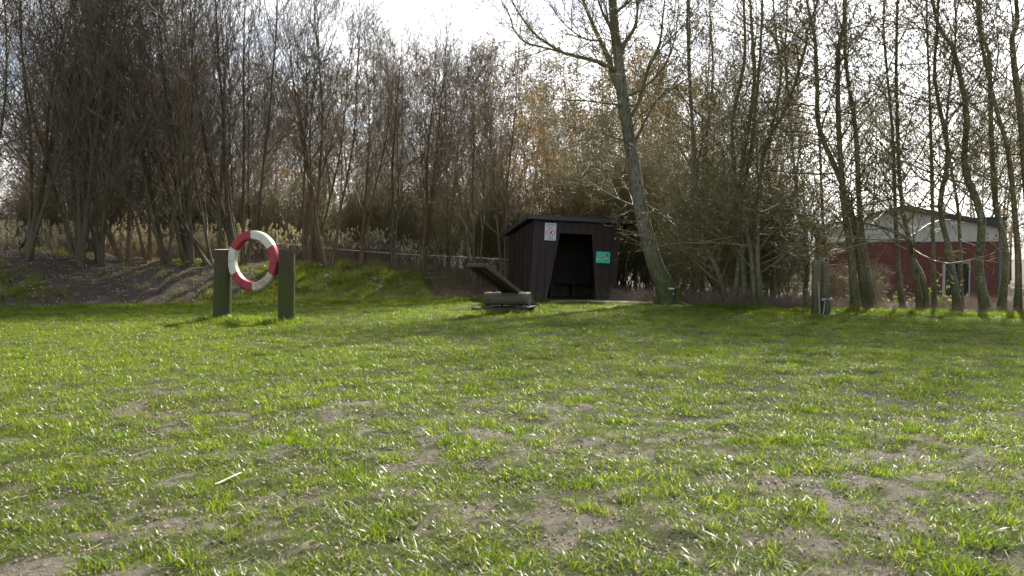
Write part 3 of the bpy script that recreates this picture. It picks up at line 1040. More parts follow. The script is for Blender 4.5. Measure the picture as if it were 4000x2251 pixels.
near_alders = [
    # pts foot->top, Y, base r, label
    ([(2845, 1198), (2800, 1060), (2735, 900), (2705, 500), (2702, 0)], 19.6, 0.12, 'left arm of the V shaped pair of lichen spotted alders right of the shelter'),
    ([(2855, 1200), (2885, 1050), (2880, 850), (2870, 500), (2903, 250), (2903, 0)], 19.5, 0.12, 'straight alder of the V shaped pair, spotted with pale lichen'),
    ([(2915, 1210), (2905, 1000), (2890, 700), (2930, 350), (2926, 0)], 19.3, 0.12, 'upright alder in the dense clump between shelter and play posts'),
    ([(2950, 1212), (2940, 1000), (2915, 800), (2960, 500), (2965, 0)], 19.0, 0.11, 'middle alder of the dense clump with a mossy foot'),
    ([(2975, 1208), (2960, 950), (2985, 600), (3060, 420), (3120, 200), (3190, 40)], 19.0, 0.10, 'alder bending right at mid height above the dense clump'),
    ([(3385, 1200), (3340, 900), (3290, 700), (3215, 500), (3180, 330), (3160, 150), (3140, 0)], 18.6, 0.13, 'alder leaning left with a crooked upper trunk beside the play posts'),
    ([(3345, 1208), (3330, 1000), (3305, 800), (3295, 500), (3280, 200), (3275, 0)], 18.3, 0.15, 'thick mossy alder directly right of the play posts'),
    ([(3420, 1208), (3385, 1050), (3365, 850), (3345, 500), (3342, 250), (3340, 0)], 18.2, 0.13, 'smooth alder with a foot slanting right before the brick wall'),
    ([(3530, 1215), (3515, 1000), (3495, 750), (3480, 500), (3455, 150), (3453, 0)], 18.4, 0.085, 'pale thin alder in front of the left half of the brick wall'),
    ([(3600, 1215), (3560, 1000), (3545, 800), (3530, 500), (3530, 0)], 18.0, 0.11, 'alder just right of the gable top in front of the brick wall'),
    ([(3625, 1215), (3600, 1090), (3580, 1000), (3520, 940), (3440, 890), (3380, 850)], 17.8, 0.10, 'low alder stem arching left across the gable'),
    ([(3650, 1212), (3640, 900), (3630, 600), (3642, 300), (3640, 0)], 18.1, 0.075, 'slim dark alder left of the window of the brick building'),
    ([(3745, 1222), (3705, 1000), (3690, 800), (3680, 600), (3665, 300), (3662, 0)], 17.8, 0.12, 'light brown alder in front of the left side of the window'),
    ([(3755, 1200), (3750, 1000), (3735, 800), (3720, 500), (3700, 200), (3690, 0)], 18.9, 0.075, 'thin alder crossing the middle of the window'),
    ([(3860, 1232), (3835, 1050), (3815, 850), (3795, 650), (3760, 450), (3700, 200), (3662, 0)], 17.4, 0.16, 'thickest blotchy alder right of the window, with a mossy foot'),
    ([(3905, 1235), (3925, 1000), (3900, 800), (3885, 500), (3886, 200), (3890, 0)], 17.4, 0.13, 'pale brown alder before the right corner of the brick building'),
    ([(3975, 1235), (3965, 1050), (3955, 850), (3910, 600), (3870, 400), (3840, 0)], 17.0, 0.12, 'alder bent at mid height near the right edge of the picture'),
    ([(4040, 1240), (4010, 900), (4000, 500), (3985, 150), (3975, 0)], 16.8, 0.16, 'heavy dark alder at the very right edge'),
    ([(2712, 1182), (2708, 900), (2718, 600), (2690, 300), (2680, 0)], 21.2, 0.075, 'thin orange brown tree between the poplar foot and the alder clump'),
    ([(3012, 1195), (3022, 950), (3010, 600), (3040, 300), (3030, 0)], 20.4, 0.08, 'slim alder on the right side of the dense clump'),
    ([(2800, 1188), (2790, 900), (2762, 600), (2780, 300), (2775, 0)], 20.9, 0.08, 'slim alder half hidden behind the V shaped pair'),
    ([(3236, 1185), (3232, 1000), (3222, 850), (3205, 600), (3195, 300), (3190, 0)], 20.0, 0.08, 'slender alder just behind the tall play posts'),
    ([(3140, 1190), (3145, 1000), (3120, 800), (3110, 500), (3090, 200), (3080, 0)], 20.5, 0.08, 'small dark alder with a curved foot left of the play posts'),
]
aprotos = []
for i, (pts, Y, br, lab) in enumerate(near_alders):
    br *= 0.63
    foot, P, rr = px_trunk(pts, Y, br, br * 0.25, 18, 5.0 if pts[-1][1] < 100 else 0.8)
    cr, ex = alder_parts(300 + i, P, rr, 1.0 if i != 10 else 0.4, 2.5, 0.12 if pts[0][0] < 3250 else 0.27, 1100)
    aprotos.append(build_tree('alder_tree', lab, 'tree', [(P, rr)], cr, AM, foot, 'bare alders in a line at the right edge of the lawn', ex))

# ---- woodland trees further back: four prototypes, many copies
woods = []
for i in range(4):
    rg = np.random.default_rng(500 + i)
    h = 10.5
    P = [np.array([0, 0, -0.3])]
    d = np.array([0, 0, 1.0])
    for s in range(8):
        d = nrm(d + rg.normal(0, 0.06, 3) * np.array([1, 1, 0.2]))
        P.append(P[-1] + d * h / 8)
    P = poly(P, 14)
    rr = flare(0.078 * (1 - np.linspace(0, 1, 15) ** 0.7 * 0.9), 0.3)
    cr, ex = alder_parts(520 + i, P, rr, 0.85, 2.1, 0.08, 0, ang=0.85, up=0.4, rmax=0.014, k2=9)
    if i in (0, 1):
        ex = [('dead_leaves', bits(cr[2][0], rg, 3000, 0.075, 0.42, 0.6, M['dead_leaf'], 'dead_leaves'))]
    if i == 2:
        ex = [('catkins', bits(cr[2][0], rg, 1800, 0.065, 0.24, 0.8, M['catkin'], 'catkins'))]
    kind = ('woodland tree still holding orange brown leaves beyond the fence', 'woodland tree with a few dry brown leaves beyond the fence', 'woodland tree hung with olive catkins beyond the fence', 'bare grey brown woodland tree beyond the fence')[i]
    woods.append((cr, ex, P, rr, kind))
wroots = []
wm = (M['alder_bark'], M['grey_twig'])


def zone(px, names):
    for lim, nm in names:
        if px < lim: return nm
    return names[-1][1]


WZ = [(1000, 'behind the willow thicket'), (1900, 'behind the fence left of the shelter'), (2400, 'behind the shelter roof'), (3060, 'behind the poplar and alders'), (9999, 'far behind the brick building')]


def wood_tree(i, loc, rz, s):
    z_ = zone(2000 + loc[0] / loc[1] * F, WZ)
    z_ += ', nearer ranks' if loc[1] < 36 else ', far ranks'
    base = ('woodland tree still holding orange brown leaves ', 'woodland tree with few dry leaves ', 'woodland tree hung with olive catkins ', 'bare grey brown woodland tree ')[i]
    r = wood_tree_at(i, loc, rz, s)
    r['label'] = base + z_
    r['group'] = 'woodland trees ' + z_


def wood_tree_at(i, loc, rz, s):
    if wroots[i] is None:
        cr, ex, P, rr, kind = woods[i]
        r = build_tree('woodland_tree', kind, 'tree', [(P, rr)], cr, wm if i != 2 else AM, loc, kind.replace('tree', 'trees'), ex, sides=6, rmin=0.0055)
        r.rotation_euler.z = rz; r.scale = (s, s, s)
        wroots[i] = r
        return r
    return copy_thing(wroots[i], loc, rz, s)


wroots = [None] * 4
rng = random.Random(12)
nw = 0
for row, (y0, y1, xa, xb, cnt) in enumerate(((26, 30, -19, 6.5, 32), (30, 36, -24, 10.5, 48), (36, 46, -24, 16, 50), (46, 60, -34, 43, 78))):
    for j in range(cnt):
        x = xa + (xb - xa) * (j + rng.random()) / cnt
        y = y0 + (y1 - y0) * rng.random()
        ang_px = 2000 + x / y * F
        # tree tops: low on the left, higher behind the shelter, open towards the right
        top_px = float(np.interp(ang_px, [900, 1300, 1650, 1900, 2300, 2700, 3100, 3400, 4000], [230, 190, 130, 190, 140, 120, 150, 280, 240]))
        hh = (1000 - top_px) / F * y + 1.0
        s = hh / 10.5 * (0.72 + 0.33 * rng.random()) * (0.8 if y < 31 else 1.0)
        if y < 47 and ang_px > 3060: continue
        q = rng.random()
        if 1850 < ang_px < 2700: i = 0 if q < 0.35 else 1 if q < 0.55 else 2 if q < 0.8 else 3
        else: i = 1 if q < 0.15 else 2 if q < 0.4 else 3
        wood_tree(i, (x, y, -0.2 + 0.0), rng.random() * 6.28, s)
        nw += 1

# ---- understory: twiggy shrubs
shr = []
for i in range(3):
    st, cr = willow_parts(700 + i, 3.6, 7, 0.55, (0, 0), 0.75, 0.022)
    ex = []
    if i == 1: ex = [('catkins', bits(cr[2][0], np.random.default_rng(5), 500, 0.045, 0.25, 0.8, M['catkin'], 'catkins'))]
    shr.append((st, cr, ex))
sroots = [None] * 3
rng = random.Random(31)
spots = []
spots += [(7.7, 22.5, 0.55), (8.3, 23.5, 0.6), (7.2, 24.5, 0.7), (6.9, 21.8, 0.5)]
for j in range(6):   # behind the alder clump, right of the shelter
    spots.append((5.0 + 2.4 * rng.random(), 20.2 + 4.4 * rng.random(), 0.8 + 0.7 * rng.random()))
spots += [(8.6, 20.4, 0.3), (13.6, 20.2, 0.34), (9.6, 21.0, 0.28)]
for j in range(8):   # right behind the shelter
    spots.append((2.0 + 3.5 * rng.random(), 25.5 + 2.5 * rng.random(), 0.9 + 0.5 * rng.random()))
for j in range(9):   # deep behind the shelter and the alder clump
    spots.append((2.5 + 5.5 * (j + rng.random()) / 9, 27.5 + 4 * rng.random(), 0.9 + 0.6 * rng.random()))
for j in range(46):   # behind the fence left and middle
    spots.append((-19 + 22 * (j + rng.random()) / 46, 25.2 + 4.5 * rng.random(), 0.6 + 0.5 * rng.random()))
for (x, y, s) in spots:
    i = rng.randrange(3)
    z = zat(x, y) - 0.05
    rz = rng.random() * 6.28
    if sroots[i] is None:
        st, cr, ex = shr[i]
        r = build_tree('bare_shrub', 'leafless twiggy shrub filling the gaps under the trees', 'shrub', st, cr, (M['alder_bark'], M['olive_twig']), (x, y, z), 'leafless shrubs under the trees', ex, 'stem', 5)
        r.rotation_euler.z = rz; r.scale = (s, s, s)
        sroots[i] = r
    else:
        r = copy_thing(sroots[i], (x, y, z), rz, s)
    zz_ = ('low leafless shrub in front of the brick building' if x > 7.9 and y < 23 else 'leafless twiggy shrub behind the alder clump right of the poplar' if y < 25.2 and x > 3 else 'leafless twiggy shrub right behind the shelter' if x > 1.5 else 'leafless shrub filling the gaps behind the fence and reeds')
    zz_ += ', hung with catkins' if i == 1 else ''
    r['label'] = zz_; r['group'] = zz_.replace('shrub', 'shrubs').replace(', hung with catkins', '')

# ---- the big poplar
PY = 20.6
root_p = at(2622, 1190, PY)
pt = [(2622, 1195), (2612, 1150), (2562, 1040), (2522, 900), (2493, 760), (2474, 640), (2456, 520), (2434, 400), (2422, 275), (2405, 150), (2392, 0), (2385, -200), (2380, -420), (2370, -600)]
pr = [0.36, 0.30, 0.205, 0.185, 0.17, 0.165, 0.16, 0.15, 0.135, 0.115, 0.105, 0.08, 0.05, 0.02]
root = empty('poplar_tree', root_p)
tag(root, 'big pale barked poplar leaning left over the shelter roof, its foot thick with moss', 'tree')
TP = poly([tuple(at(x, y, PY) - root_p) for x, y in pt], 40)
TR = np.interp(np.linspace(0, 1, 41), np.linspace(0, 1, len(pr)), pr)
V, Fq = tubes([(TP[None], TR[None])], 20)
th = np.arctan2(V[:, 1] - np.repeat(TP[:, 1], 20), V[:, 0] - np.repeat(TP[:, 0], 20))
lobe = (np.sin(th * 5 + 0.7) * 0.5 + np.sin(th * 3 + 2) * 0.5) * np.clip(1 - V[:, 2] / 0.9, 0, 1) * 0.08
cen = np.repeat(TP, 20, axis=0)
V = cen + (V - cen) * (1 + lobe / 0.3)[:, None]
V += (fbm(V[:, 2] * 5 + V[:, 0] * 9, th * 3, 3) - 0.5)[:, None] * nrm(V - cen) * 0.03
link('trunk', mesh_np('trunk', V, Fq, M['poplar_bark']), root)
limbs = [
    ([(2428, 282), (2380, 262), (2330, 240), (2260, 222), (2195, 205), (2140, 170), (2095, 140), (2050, 85), (2010, 25), (1985, -40)], 0.065, -0.6),
    ([(2195, 205), (2120, 185), (2050, 165), (2010, 120), (1990, 60), (1960, 10)], 0.03, -0.5),
    ([(2440, 375), (2395, 300), (2380, 235), (2345, 160), (2305, 70), (2275, -10), (2250, -130)], 0.10, 0.5),
    ([(2440, 380), (2520, 340), (2600, 250), (2640, 130), (2650, 0)], 0.045, 1.0),
    ([(2395, 60), (2440, 20), (2500, -30), (2540, -90)], 0.045, -0.6),
    ([(2345, 160), (2280, 150), (2200, 90), (2150, 20)], 0.03, -0.8),
    ([(2418, 230), (2440, 170), (2478, 110), (2490, 40), (2495, -100)], 0.07, -0.4),
    ([(2412, 200), (2385, 110), (2350, 40), (2320, -60)], 0.06, -0.9),
    ([(2460, 460), (2495, 400), (2535, 260), (2575, 180), (2590, 60), (2605, -80)], 0.06, 0.9),
    ([(2535, 260), (2600, 170), (2680, 90), (2760, 0)], 0.028, 1.0),
    ([(2478, 560), (2560, 400), (2640, 340), (2720, 280)], 0.035, -1.2),
    ([(2640, 340), (2700, 420), (2780, 480), (2900, 560)], 0.025, -1.4),
    ([(2470, 412), (2400, 408), (2300, 395), (2200, 390), (2130, 375)], 0.035, -0.9),
    ([(2480, 560), (2420, 545), (2350, 520), (2250, 500), (2180, 490)], 0.028, -1.0),
    ([(2522, 815), (2440, 790), (2340, 735), (2250, 670), (2150, 610)], 0.026, 2.6),
    ([(2520, 800), (2600, 830), (2720, 810), (2850, 760)], 0.025, -1.5),
]
LS = []
for pts_, r0, dyy in limbs:
    r0 *= 1.0
    W = []
    for q, (x, y) in enumerate(pts_):
        W.append(tuple(at(x, y, PY + dyy * q / (len(pts_) - 1)) - root_p))
    P = poly(W, 14)
    rr = r0 * (1 - 0.75 * np.linspace(0, 1, 15))
    LS.append((P, rr))
    V, Fq = tubes([(P[None], rr[None])], 8)
    link('limb', mesh_np('limb', V, Fq, M['limb_bark']), root)
rgp = np.random.default_rng(90)
SP = np.stack([a for a, _ in LS]); SR = np.stack([b for _, b in LS])
b1 = children(SP, SR, 17, 0.12, 0.97, 0.75, 0.25, 1.5, 0.4, 6, 0.25, 0.12, 0.012, rgp, 0.02)
b2 = children(*b1, 8, 0.15, 0.97, 0.8, 0.25, 0.55, 0.3, 4, 0.1, 0.15, 0.010, rgp, 0.008)
b3 = children(*b2, 4, 0.2, 0.98, 0.8, 0.25, 0.22, 0.3, 2, 0.0, 0.2, 0.012, rgp, 0.004)
c1 = children(TP[None], TR[None], 34, 0.37, 0.97, 1.1, 0.25, 2.0, 0.3, 7, 0.1, 0.12, 0.011, rgp, 0.022)
c2 = children(*c1, 8, 0.2, 0.98, 0.8, 0.25, 0.7, 0.3, 4, 0.0, 0.14, 0.009, rgp, 0.008)
c3 = children(*c2, 5, 0.2, 0.98, 0.8, 0.25, 0.3, 0.3, 2, 0.0, 0.2, 0.010, rgp, 0.004)
V, Fq = tubes([b1, b2, b3, c1, c2, c3], 3, 0.004)
o = link('crown', mesh_np('crown', V, Fq, M['olive_twig']), root); o['kind'] = 'stuff'
o = link('catkins', bits(b3[0], rgp, 900, 0.05, 0.22, 0.8, M['catkin'], 'catkins'), root); o['kind'] = 'stuff'


# ------------------------------------------------------------------ reeds, brush, ivy
def stalks(name, seed, n, rad, h, mat, lean=0.25, w_=0.005, heads=False, side=0):
    """a clump of dry stalks, some with side twigs; heads adds a plume at each tip"""
    rg = random.Random(seed)
    V = []; Fc = []; T = []
    V2 = []
    def tri_stem(p, q, ww, tint):
        d = (q - p).normalized(); a = d.cross(Vector((0.3, 1, 0.1))).normalized() * ww; b = d.cross(a).normalized() * ww
        i = len(V)
        V.extend([tuple(p + a), tuple(p - a * 0.5 + b * 0.87), tuple(p - a * 0.5 - b * 0.87), tuple(q + a * 0.4), tuple(q - a * 0.2 + b * 0.35), tuple(q - a * 0.2 - b * 0.35)])
        T.extend([tint] * 6)
        for s in range(3): Fc.append((i + s, i + (s + 1) % 3, i + 3 + (s + 1) % 3, i + 3 + s))
    for k_ in range(n):
        a = rg.random() * 6.28; r = rad * math.sqrt(rg.random())
        p = Vector((r * math.cos(a), r * math.sin(a), -0.03))
        hh = h * (0.5 + 0.6 * rg.random())
        d = Vector((rg.gauss(0, lean), rg.gauss(0, lean), 1)).normalized()
        d2 = (d + Vector((rg.gauss(0, lean), rg.gauss(0, lean), -0.1))).normalized()
        tint = rg.random()
        q = p + d * hh * 0.55; e = q + d2 * hh * 0.45
        tri_stem(p, q, w_, tint); tri_stem(q, e, w_ * 0.6, tint)
        for s in range(side):
            u = rg.random(); m0 = p.lerp(q, u) if rg.random() < 0.5 else q.lerp(e, u)
            tri_stem(m0, m0 + Vector((rg.gauss(0, 1), rg.gauss(0, 1), 0.8)).normalized() * hh * 0.22, w_ * 0.45, tint)
        if heads and rg.random() < 0.45:
            for s in range(26):
                c = e + d2 * (rg.random() - 0.7) * 0.16 + Vector((rg.gauss(0, 0.012), rg.gauss(0, 0.012), 0))
                dd = (d2 + Vector((rg.gauss(0, 0.7), rg.gauss(0, 0.7), rg.gauss(0, 0.3)))).normalized() * 0.035
                ww = dd.cross(Vector((rg.gauss(0, 1), rg.gauss(0, 1), rg.gauss(0, 1)))).normalized() * 0.006
                i = len(V)
                V.extend([tuple(c - ww), tuple(c + ww), tuple(c + dd + ww), tuple(c + dd - ww)]); T.extend([2.0] * 4)
                Fc.append((i, i + 1, i + 2, i + 3))
    me = mesh_np(name, np.array(V), np.array(Fc), mat, False, {'tint': np.array(T)})
    return bpy.data.objects.new(name, me)


# dry stalk colours above tint 1 turn into the pale plume tone
e = M['straw'].node_tree
for nd in e.nodes:
    if nd.type == 'VALTORGB':
        cr_ = nd.color_ramp
        cr_.elements[0].position = 0.0; cr_.elements[1].position = 0.4; cr_.elements[2].position = 0.8
        el = cr_.elements.new(1.0); el.color = (0.46, 0.40, 0.33, 1)

reedc = [stalks(f'reed_clump_{i}', 60 + i, 20, 0.35, 1.75, M['straw'], 0.10, 0.0055, True, 1) for i in range(4)]
n = 1000
x = -18 + 19 * rn.random(n); y = 23.0 + (x + 10) * 0.16 + 3.6 * rn.random(n)
sc = np.interp(x, [-18, -9, -5, 1], [0.92, 0.85, 0.6, 0.45]) * (0.75 + 0.4 * rn.random(n))
k = rn.random(n) < np.interp(x, [-9, -4, 1], [1.0, 0.7, 0.5])
x, y, sc = x[k], y[k], sc[k]
z = np.maximum(ground_h(x, y), np.where((y - yfront(x)) < 7, bank_h(x, y), -1))
scatter('dry_reeds', np.stack([x, y, z], -1), rn.random(len(x)) * 6.28, sc, rn.integers(0, 4, len(x)), reedc, 'dry brown reeds with pale feathery heads behind the bank and fence', 'reeds')

brush = [stalks(f'brush_clump_{i}', 80 + i, 26, 0.28, 0.48, M['straw'], 0.55, 0.0035, False, 3) for i in range(4)]
n = 2600
x = 2.6 + 14 * rn.random(n); y = grass_edge(x) + 0.05 + 5.5 * rn.random(n) ** 1.4
z = ground_h(x, y)
k = (np.abs(x) < 0.72 * y + 2) & ~((x > 5.9) & (x < 7.3) & (y > 20.2)) & (rn.random(n) < np.where(x > 7.5, 0.35, 0.8))
x, y, z = x[k], y[k], z[k]
sc = (0.4 + 0.7 * rn.random(len(x))) * np.where(x > 7.5, 0.75, 1.0)
scatter('dead_undergrowth', np.stack([x, y, z], -1), rn.random(len(x)) * 6.28, sc, rn.integers(0, 4, len(x)), brush, 'tangled reddish brown dead undergrowth below the alders', 'undergrowth')
# matted dead grass on the right end of the bank
n = 900
x = -2.4 + 2.9 * rn.random(n); d = 0.1 + 3.8 * rn.random(n); y = yfront(x) + d
x = np.concatenate([x, -8 + 6 * rn.random(90)]); y = np.concatenate([y, yfront(x[-90:]) + 2.2 + rn.random(90)])
z = np.maximum(bank_h(x, y), ground_h(x, y)) - 0.02
tl = np.stack([0.7 + 0.5 * rn.random(len(x)), 0.6 * (rn.random(len(x)) - 0.5)], -1)
scatter('matted_dead_grass', np.stack([x, y, z], -1), (rn.random(len(x)) - 0.5) * 1.6, 0.35 + 0.4 * rn.random(len(x)), rn.integers(0, 4, len(x)), brush, 'matted straw coloured dead grass on the right end of the bank', 'dead grass', tl)
# bright lawn beyond the fence, seen left of the play posts
n = 2500
y = 25 + 12 * rn.random(n); x = y * (0.325 + 0.07 * rn.random(n))
scatter('far_lawn_grass', np.stack([x, y, ground_h(x, y)], -1), rn.random(n) * 6.28, 1.4 + rn.random(n), rn.integers(0, 10, n), [o_.copy() for o_ in turf], 'sunlit green grass beyond the fence, left of the brick building', 'grass')
# yellow green leaves of small brambles at the foot of the building
for (px, py, lab) in ((3520, 1160, 'young bramble with yellow green leaves before the left half of the brick wall'), (3680, 1185, 'yellow leaved bramble below the left end of the window'), (3730, 1200, 'low leafy bramble under the window')):
    p = at(px, py, 18.3)
    root = empty('bramble', (p.x, p.y, zat(p.x, p.y)))
    tag(root, lab, 'plant', 'leafy brambles in front of the brick wall')
    rg = np.random.default_rng(px)
    st = children(np.array([[[0, 0, 0], [0, 0, 0.1]]]), np.array([[0.01, 0.01]]), 9, 0, 0.9, 0.7, 0.3, 0.6, 0, 5, 0.2, 0.15, 0.01, rg, 0.005)
    V, Fq = tubes([st], 3, 0.002)
    link('stem', mesh_np('stem', V, Fq, M['olive_twig']), root)['kind'] = 'stuff'
    link('leaves', bits(st[0][:, 2:], rg, 90, 0.045, 0.5, 0.2, M['fresh_leaf'], 'leaves'), root)['kind'] = 'stuff'


# ------------------------------------------------------------------ wire fence
fr = empty('wire_fence', (0, 0, 0))
tag(fr, 'low dark green wire fence running behind the bank and the shelter to the alders', 'fence')
# (px, top_py, Y)
fpts = [(-150, 880, 22.3), (130, 905, 22.6), (409, 912, 23.0), (671, 925, 23.4), (920, 945, 23.8), (1180, 962, 24.1), (1425, 978, 24.4), (1562, 986, 24.6), (1790, 1007, 25.0), (1898, 1008, 25.2), (2200, 1022, 25.6), (2445, 1022, 24.3), (2597, 1022, 23.0), (2741, 1026, 22.3), (2868, 1062, 23.0), (2998, 1072, 24.5), (3045, 1075, 25.5), (3106, 1080, 26.5), (3270, 1090, 26.6), (3525, 1075, 26.2), (3850, 1090, 25.4), (4150, 1090, 24.5)]
tops = []
bm0 = bmesh.new(); bmesh.ops.create_cone(bm0, cap_ends=True, segments=8, radius1=0.026, radius2=0.026, depth=1.45, matrix=Matrix.Translation((0, 0, -0.725)))
bmesh.ops.create_cone(bm0, cap_ends=True, segments=8, radius1=0.031, radius2=0.022, depth=0.03, matrix=Matrix.Translation((0, 0, 0.0)))
post0 = obj('post', bm0, M['green_metal'], fr, True)
for i, (px, py, Y) in enumerate(fpts):
    p = at(px, py, Y); tops.append(p)
    if i == 0: post0.location = p
    else:
        q = post0.copy(); COL.objects.link(q); q.location = p
def bar(bm, a, b, r, seg=6):
    a = Vector(a); b = Vector(b); d = b - a
    bmesh.ops.create_cone(bm, cap_ends=True, segments=seg, radius1=r, radius2=r, depth=d.length, matrix=Matrix.Translation((a + b) / 2) @ d.to_track_quat('Z', 'Y').to_matrix().to_4x4())
for (a, b) in (((2738, 1042), (2665, 1182)), ((2745, 1042), (2806, 1162)), ((2768, 1065), (2825, 1158)), ((130, 905), (182, 1022)), ((120, 905), (70, 990)), ((3106, 1085), (3060, 1180))):
    Y = 22.3 if a[0] > 1000 else 22.6
    if a[0] > 3000: Y = 26.4
    bm = bmesh.new(); bar(bm, at(*a, Y), at(*b, Y + 0.15), 0.028 if a[0] > 1000 else 0.045)
    obj('strut', bm, M['green_metal'], fr, True)
bm = bmesh.new()
for a, b in zip(tops[:-1], tops[1:]):
    for k_ in range(7):
        z = -0.03 - k_ * 0.19
        bar(bm, a + Vector((0, 0, z)), b + Vector((0, 0, z)), 0.0035, 3)
    nn = max(2, int((b - a).length / 0.16))
    for k_ in range(nn):
        q = a.lerp(b, k_ / nn)
        bar(bm, q, q - Vector((0, 0, 1.2)), 0.0022, 3)
o = obj('wire_mesh', bm, M['green_metal'], fr); o['kind'] = 'stuff'
tw = [at(px, py, Y) for px, py, Y in ((1050, 950, 23.9), (1180, 958, 24.05), (1300, 972, 24.2), (1425, 982, 24.35), (1500, 988, 24.45), (1600, 994, 24.6), (1740, 1001, 24.9), (1860, 1007, 25.1), (1950, 1013, 25.2), (2010, 1016, 25.3))]
V, Fq = tubes([(poly([tuple(q) for q in tw], 40)[None], np.full((1, 41), 0.011))], 5)
link('top_tape', mesh_np('top_tape', V, Fq, M['tape']), fr)

# ------------------------------------------------------------------ shelter
W, D = 2.47, 2.1
HF, HB = 2.19, 1.86
sh = empty('wooden_shelter', (0, 0, 0))
tag(sh, 'dark brown wooden play shelter with a mono pitch roof and a slanted doorway', 'shelter')
o0 = at(2068, 1172, 21.75)
sh.location = o0
sh.rotation_euler = (0, R(2.2), R(15.5))
DW, DB = M['dark_wood'], M['dark_beam']
# doorway corners in local x,z
LB, LT, RB, RT, LZ = 0.485, 0.80, 1.94, 1.735, 1.86
FL = (0.0, 0.06); FR = (W + 0.0, W + 0.15)     # outer edges bottom/top
rngb = random.Random(3)


def xedge(e, z): return e[0] + (e[1] - e[0]) * z / HF


def clip(poly_, a, b, c):
    """keep a*x+b*z<=c"""
    out_ = []
    n_ = len(poly_)
    for i_ in range(n_):
        p, q = poly_[i_], poly_[(i_ + 1) % n_]
        dp, dq = a * p[0] + b * p[1] - c, a * q[0] + b * q[1] - c
        if dp <= 0: out_.append(p)
        if (dp < 0 < dq) or (dq < 0 < dp):
            u = dp / (dp - dq)
            out_.append((p[0] + (q[0] - p[0]) * u, p[1] + (q[1] - p[1]) * u))
    return out_


def side_line(x0, x1):
    """line through (x0,0) and (x1,LZ): returns a,b,c with a*x+b*z=c, a=1"""
    k_ = (x1 - x0) / LZ
    return 1.0, -k_, x0


xs = [0.0, 0.17]
while xs[-1] < W + 0.1: xs.append(xs[-1] + 0.2385)
for i in range(len(xs) - 1):
    a, b = xs[i] + 0.004, xs[i + 1] - 0.004
    pl0 = [(a, 0.0 if i else 0.0), (b, 0.0), (b, HF), (a, HF)]
    k_ = (FR[1] - FR[0]) / HF
    pl0 = clip(pl0, 1, -k_, FR[0])
    if len(pl0) < 3: continue
    pieces = []
    al, bl, cl = side_line(LB, LT)
    ar, brr, crr = side_line(RB, RT)
    low_l = clip(clip(pl0, 0, 1, LZ), al, bl, cl)
    low_r = clip(clip(pl0, 0, 1, LZ), -ar, -brr, -crr)
    up = clip(pl0, 0, -1, -LZ)
    for q in (low_l, low_r, up):
        if len(q) >= 3 and abs(sum(q[j][0] * q[(j + 1) % len(q)][1] - q[(j + 1) % len(q)][0] * q[j][1] for j in range(len(q)))) > 0.004:
            pieces.append(q)
    yo = rngb.choice((0, 0.012))
    for q in pieces:
        q2 = q
        bm = bmesh.new(); prism(bm, q2, -0.026 - yo, 0.0 - yo)
        ob = obj('board', bm, DW, sh)
# corner boards
bm = bmesh.new(); prism(bm, [(-0.03, 0), (0.13, 0), (0.215, HF), (0.03, HF)], -0.064, -0.040); obj('corner_board', bm, DW, sh)
bm = bmesh.new(); prism(bm, [(W - 0.15, 0), (W + 0.01, 0), (W + 0.16, HF), (W - 0.06, HF)], -0.064, -0.040); obj('corner_board', bm, DW, sh)
bm = bmesh.new(); box(bm, ((LT + RT) / 2, -0.052, LZ + 0.03), (RT - LT + 0.14, 0.024, 0.06)); obj('lintel_board', bm, DB, sh)
# side walls: wide boards with battens
for sx, x0 in ((-1, -0.005), (1, W + 0.06)):
    n_ = 9
    for k_ in range(n_):
        y0 = 0.02 + k_ * (D - 0.02) / n_; y1 = y0 + (D - 0.02) / n_ - 0.006
        hz = lambda yy: HF - 0.06 - (HF - HB) * yy / D
        bm = bmesh.new()
        off = 0.03 * (k_ % 2)
        xa, xb = (x0 - 0.022 - off, x0 - off) if sx < 0 else (x0 + off, x0 + 0.022 + off)
        vs = [bm.verts.new(v) for v in ((xa, y0 - 0.02 * (k_ % 2 and k_ > 0), 0), (xa, y1 + 0.02 * (k_ % 2), 0), (xa, y1 + 0.02 * (k_ % 2), hz(y1)), (xa, y0 - 0.02 * (k_ % 2), hz(y0)), (xb, y0 - 0.02 * (k_ % 2), 0), (xb, y1 + 0.02 * (k_ % 2), 0), (xb, y1 + 0.02 * (k_ % 2), hz(y1)), (xb, y0 - 0.02 * (k_ % 2), hz(y0)))]
        for f_ in ((0, 1, 2, 3), (7, 6, 5, 4), (0, 4, 5, 1), (1, 5, 6, 2), (2, 6, 7, 3), (3, 7, 4, 0)): bm.faces.new([vs[j] for j in f_])
        bmesh.ops.recalc_face_normals(bm, faces=bm.faces)
        obj('side_board', bm, DW, sh)
# back wall
for k_ in range(10):
    bm = bmesh.new(); box(bm, (-0.05 + 0.262 * (k_ + 0.5), D + 0.012 + 0.01 * (k_ % 2), HB / 2), (0.268, 0.022, HB)); obj('back_board', bm, DW, sh)
bm = bmesh.new(); box(bm, (W / 2 + 0.02, D / 2, 0.01), (W, D, 0.06)); obj('floor', bm, DW, sh)
# bench inside: seat boards and legs
bench = link('bench', None, sh)
for k_ in range(3):
    bm = bmesh.new(); box(bm, (W / 2, D - 0.14 - 0.135 * k_, 0.46), (W - 0.2, 0.125, 0.035)); obj('seat_board', bm, M['dark_beam'], bench)
for xx in (0.55, 1.2, 1.9):
    bm = bmesh.new(); box(bm, (xx, D - 0.25, 0.24), (0.08, 0.3, 0.40)); obj('bench_leg', bm, DW, bench)
for k_ in range(3):
    bm = bmesh.new(); box(bm, (W / 2, D - 0.03, 0.62 + 0.13 * k_), (W - 0.2, 0.025, 0.10)); obj('back_rail', bm, DB, bench)
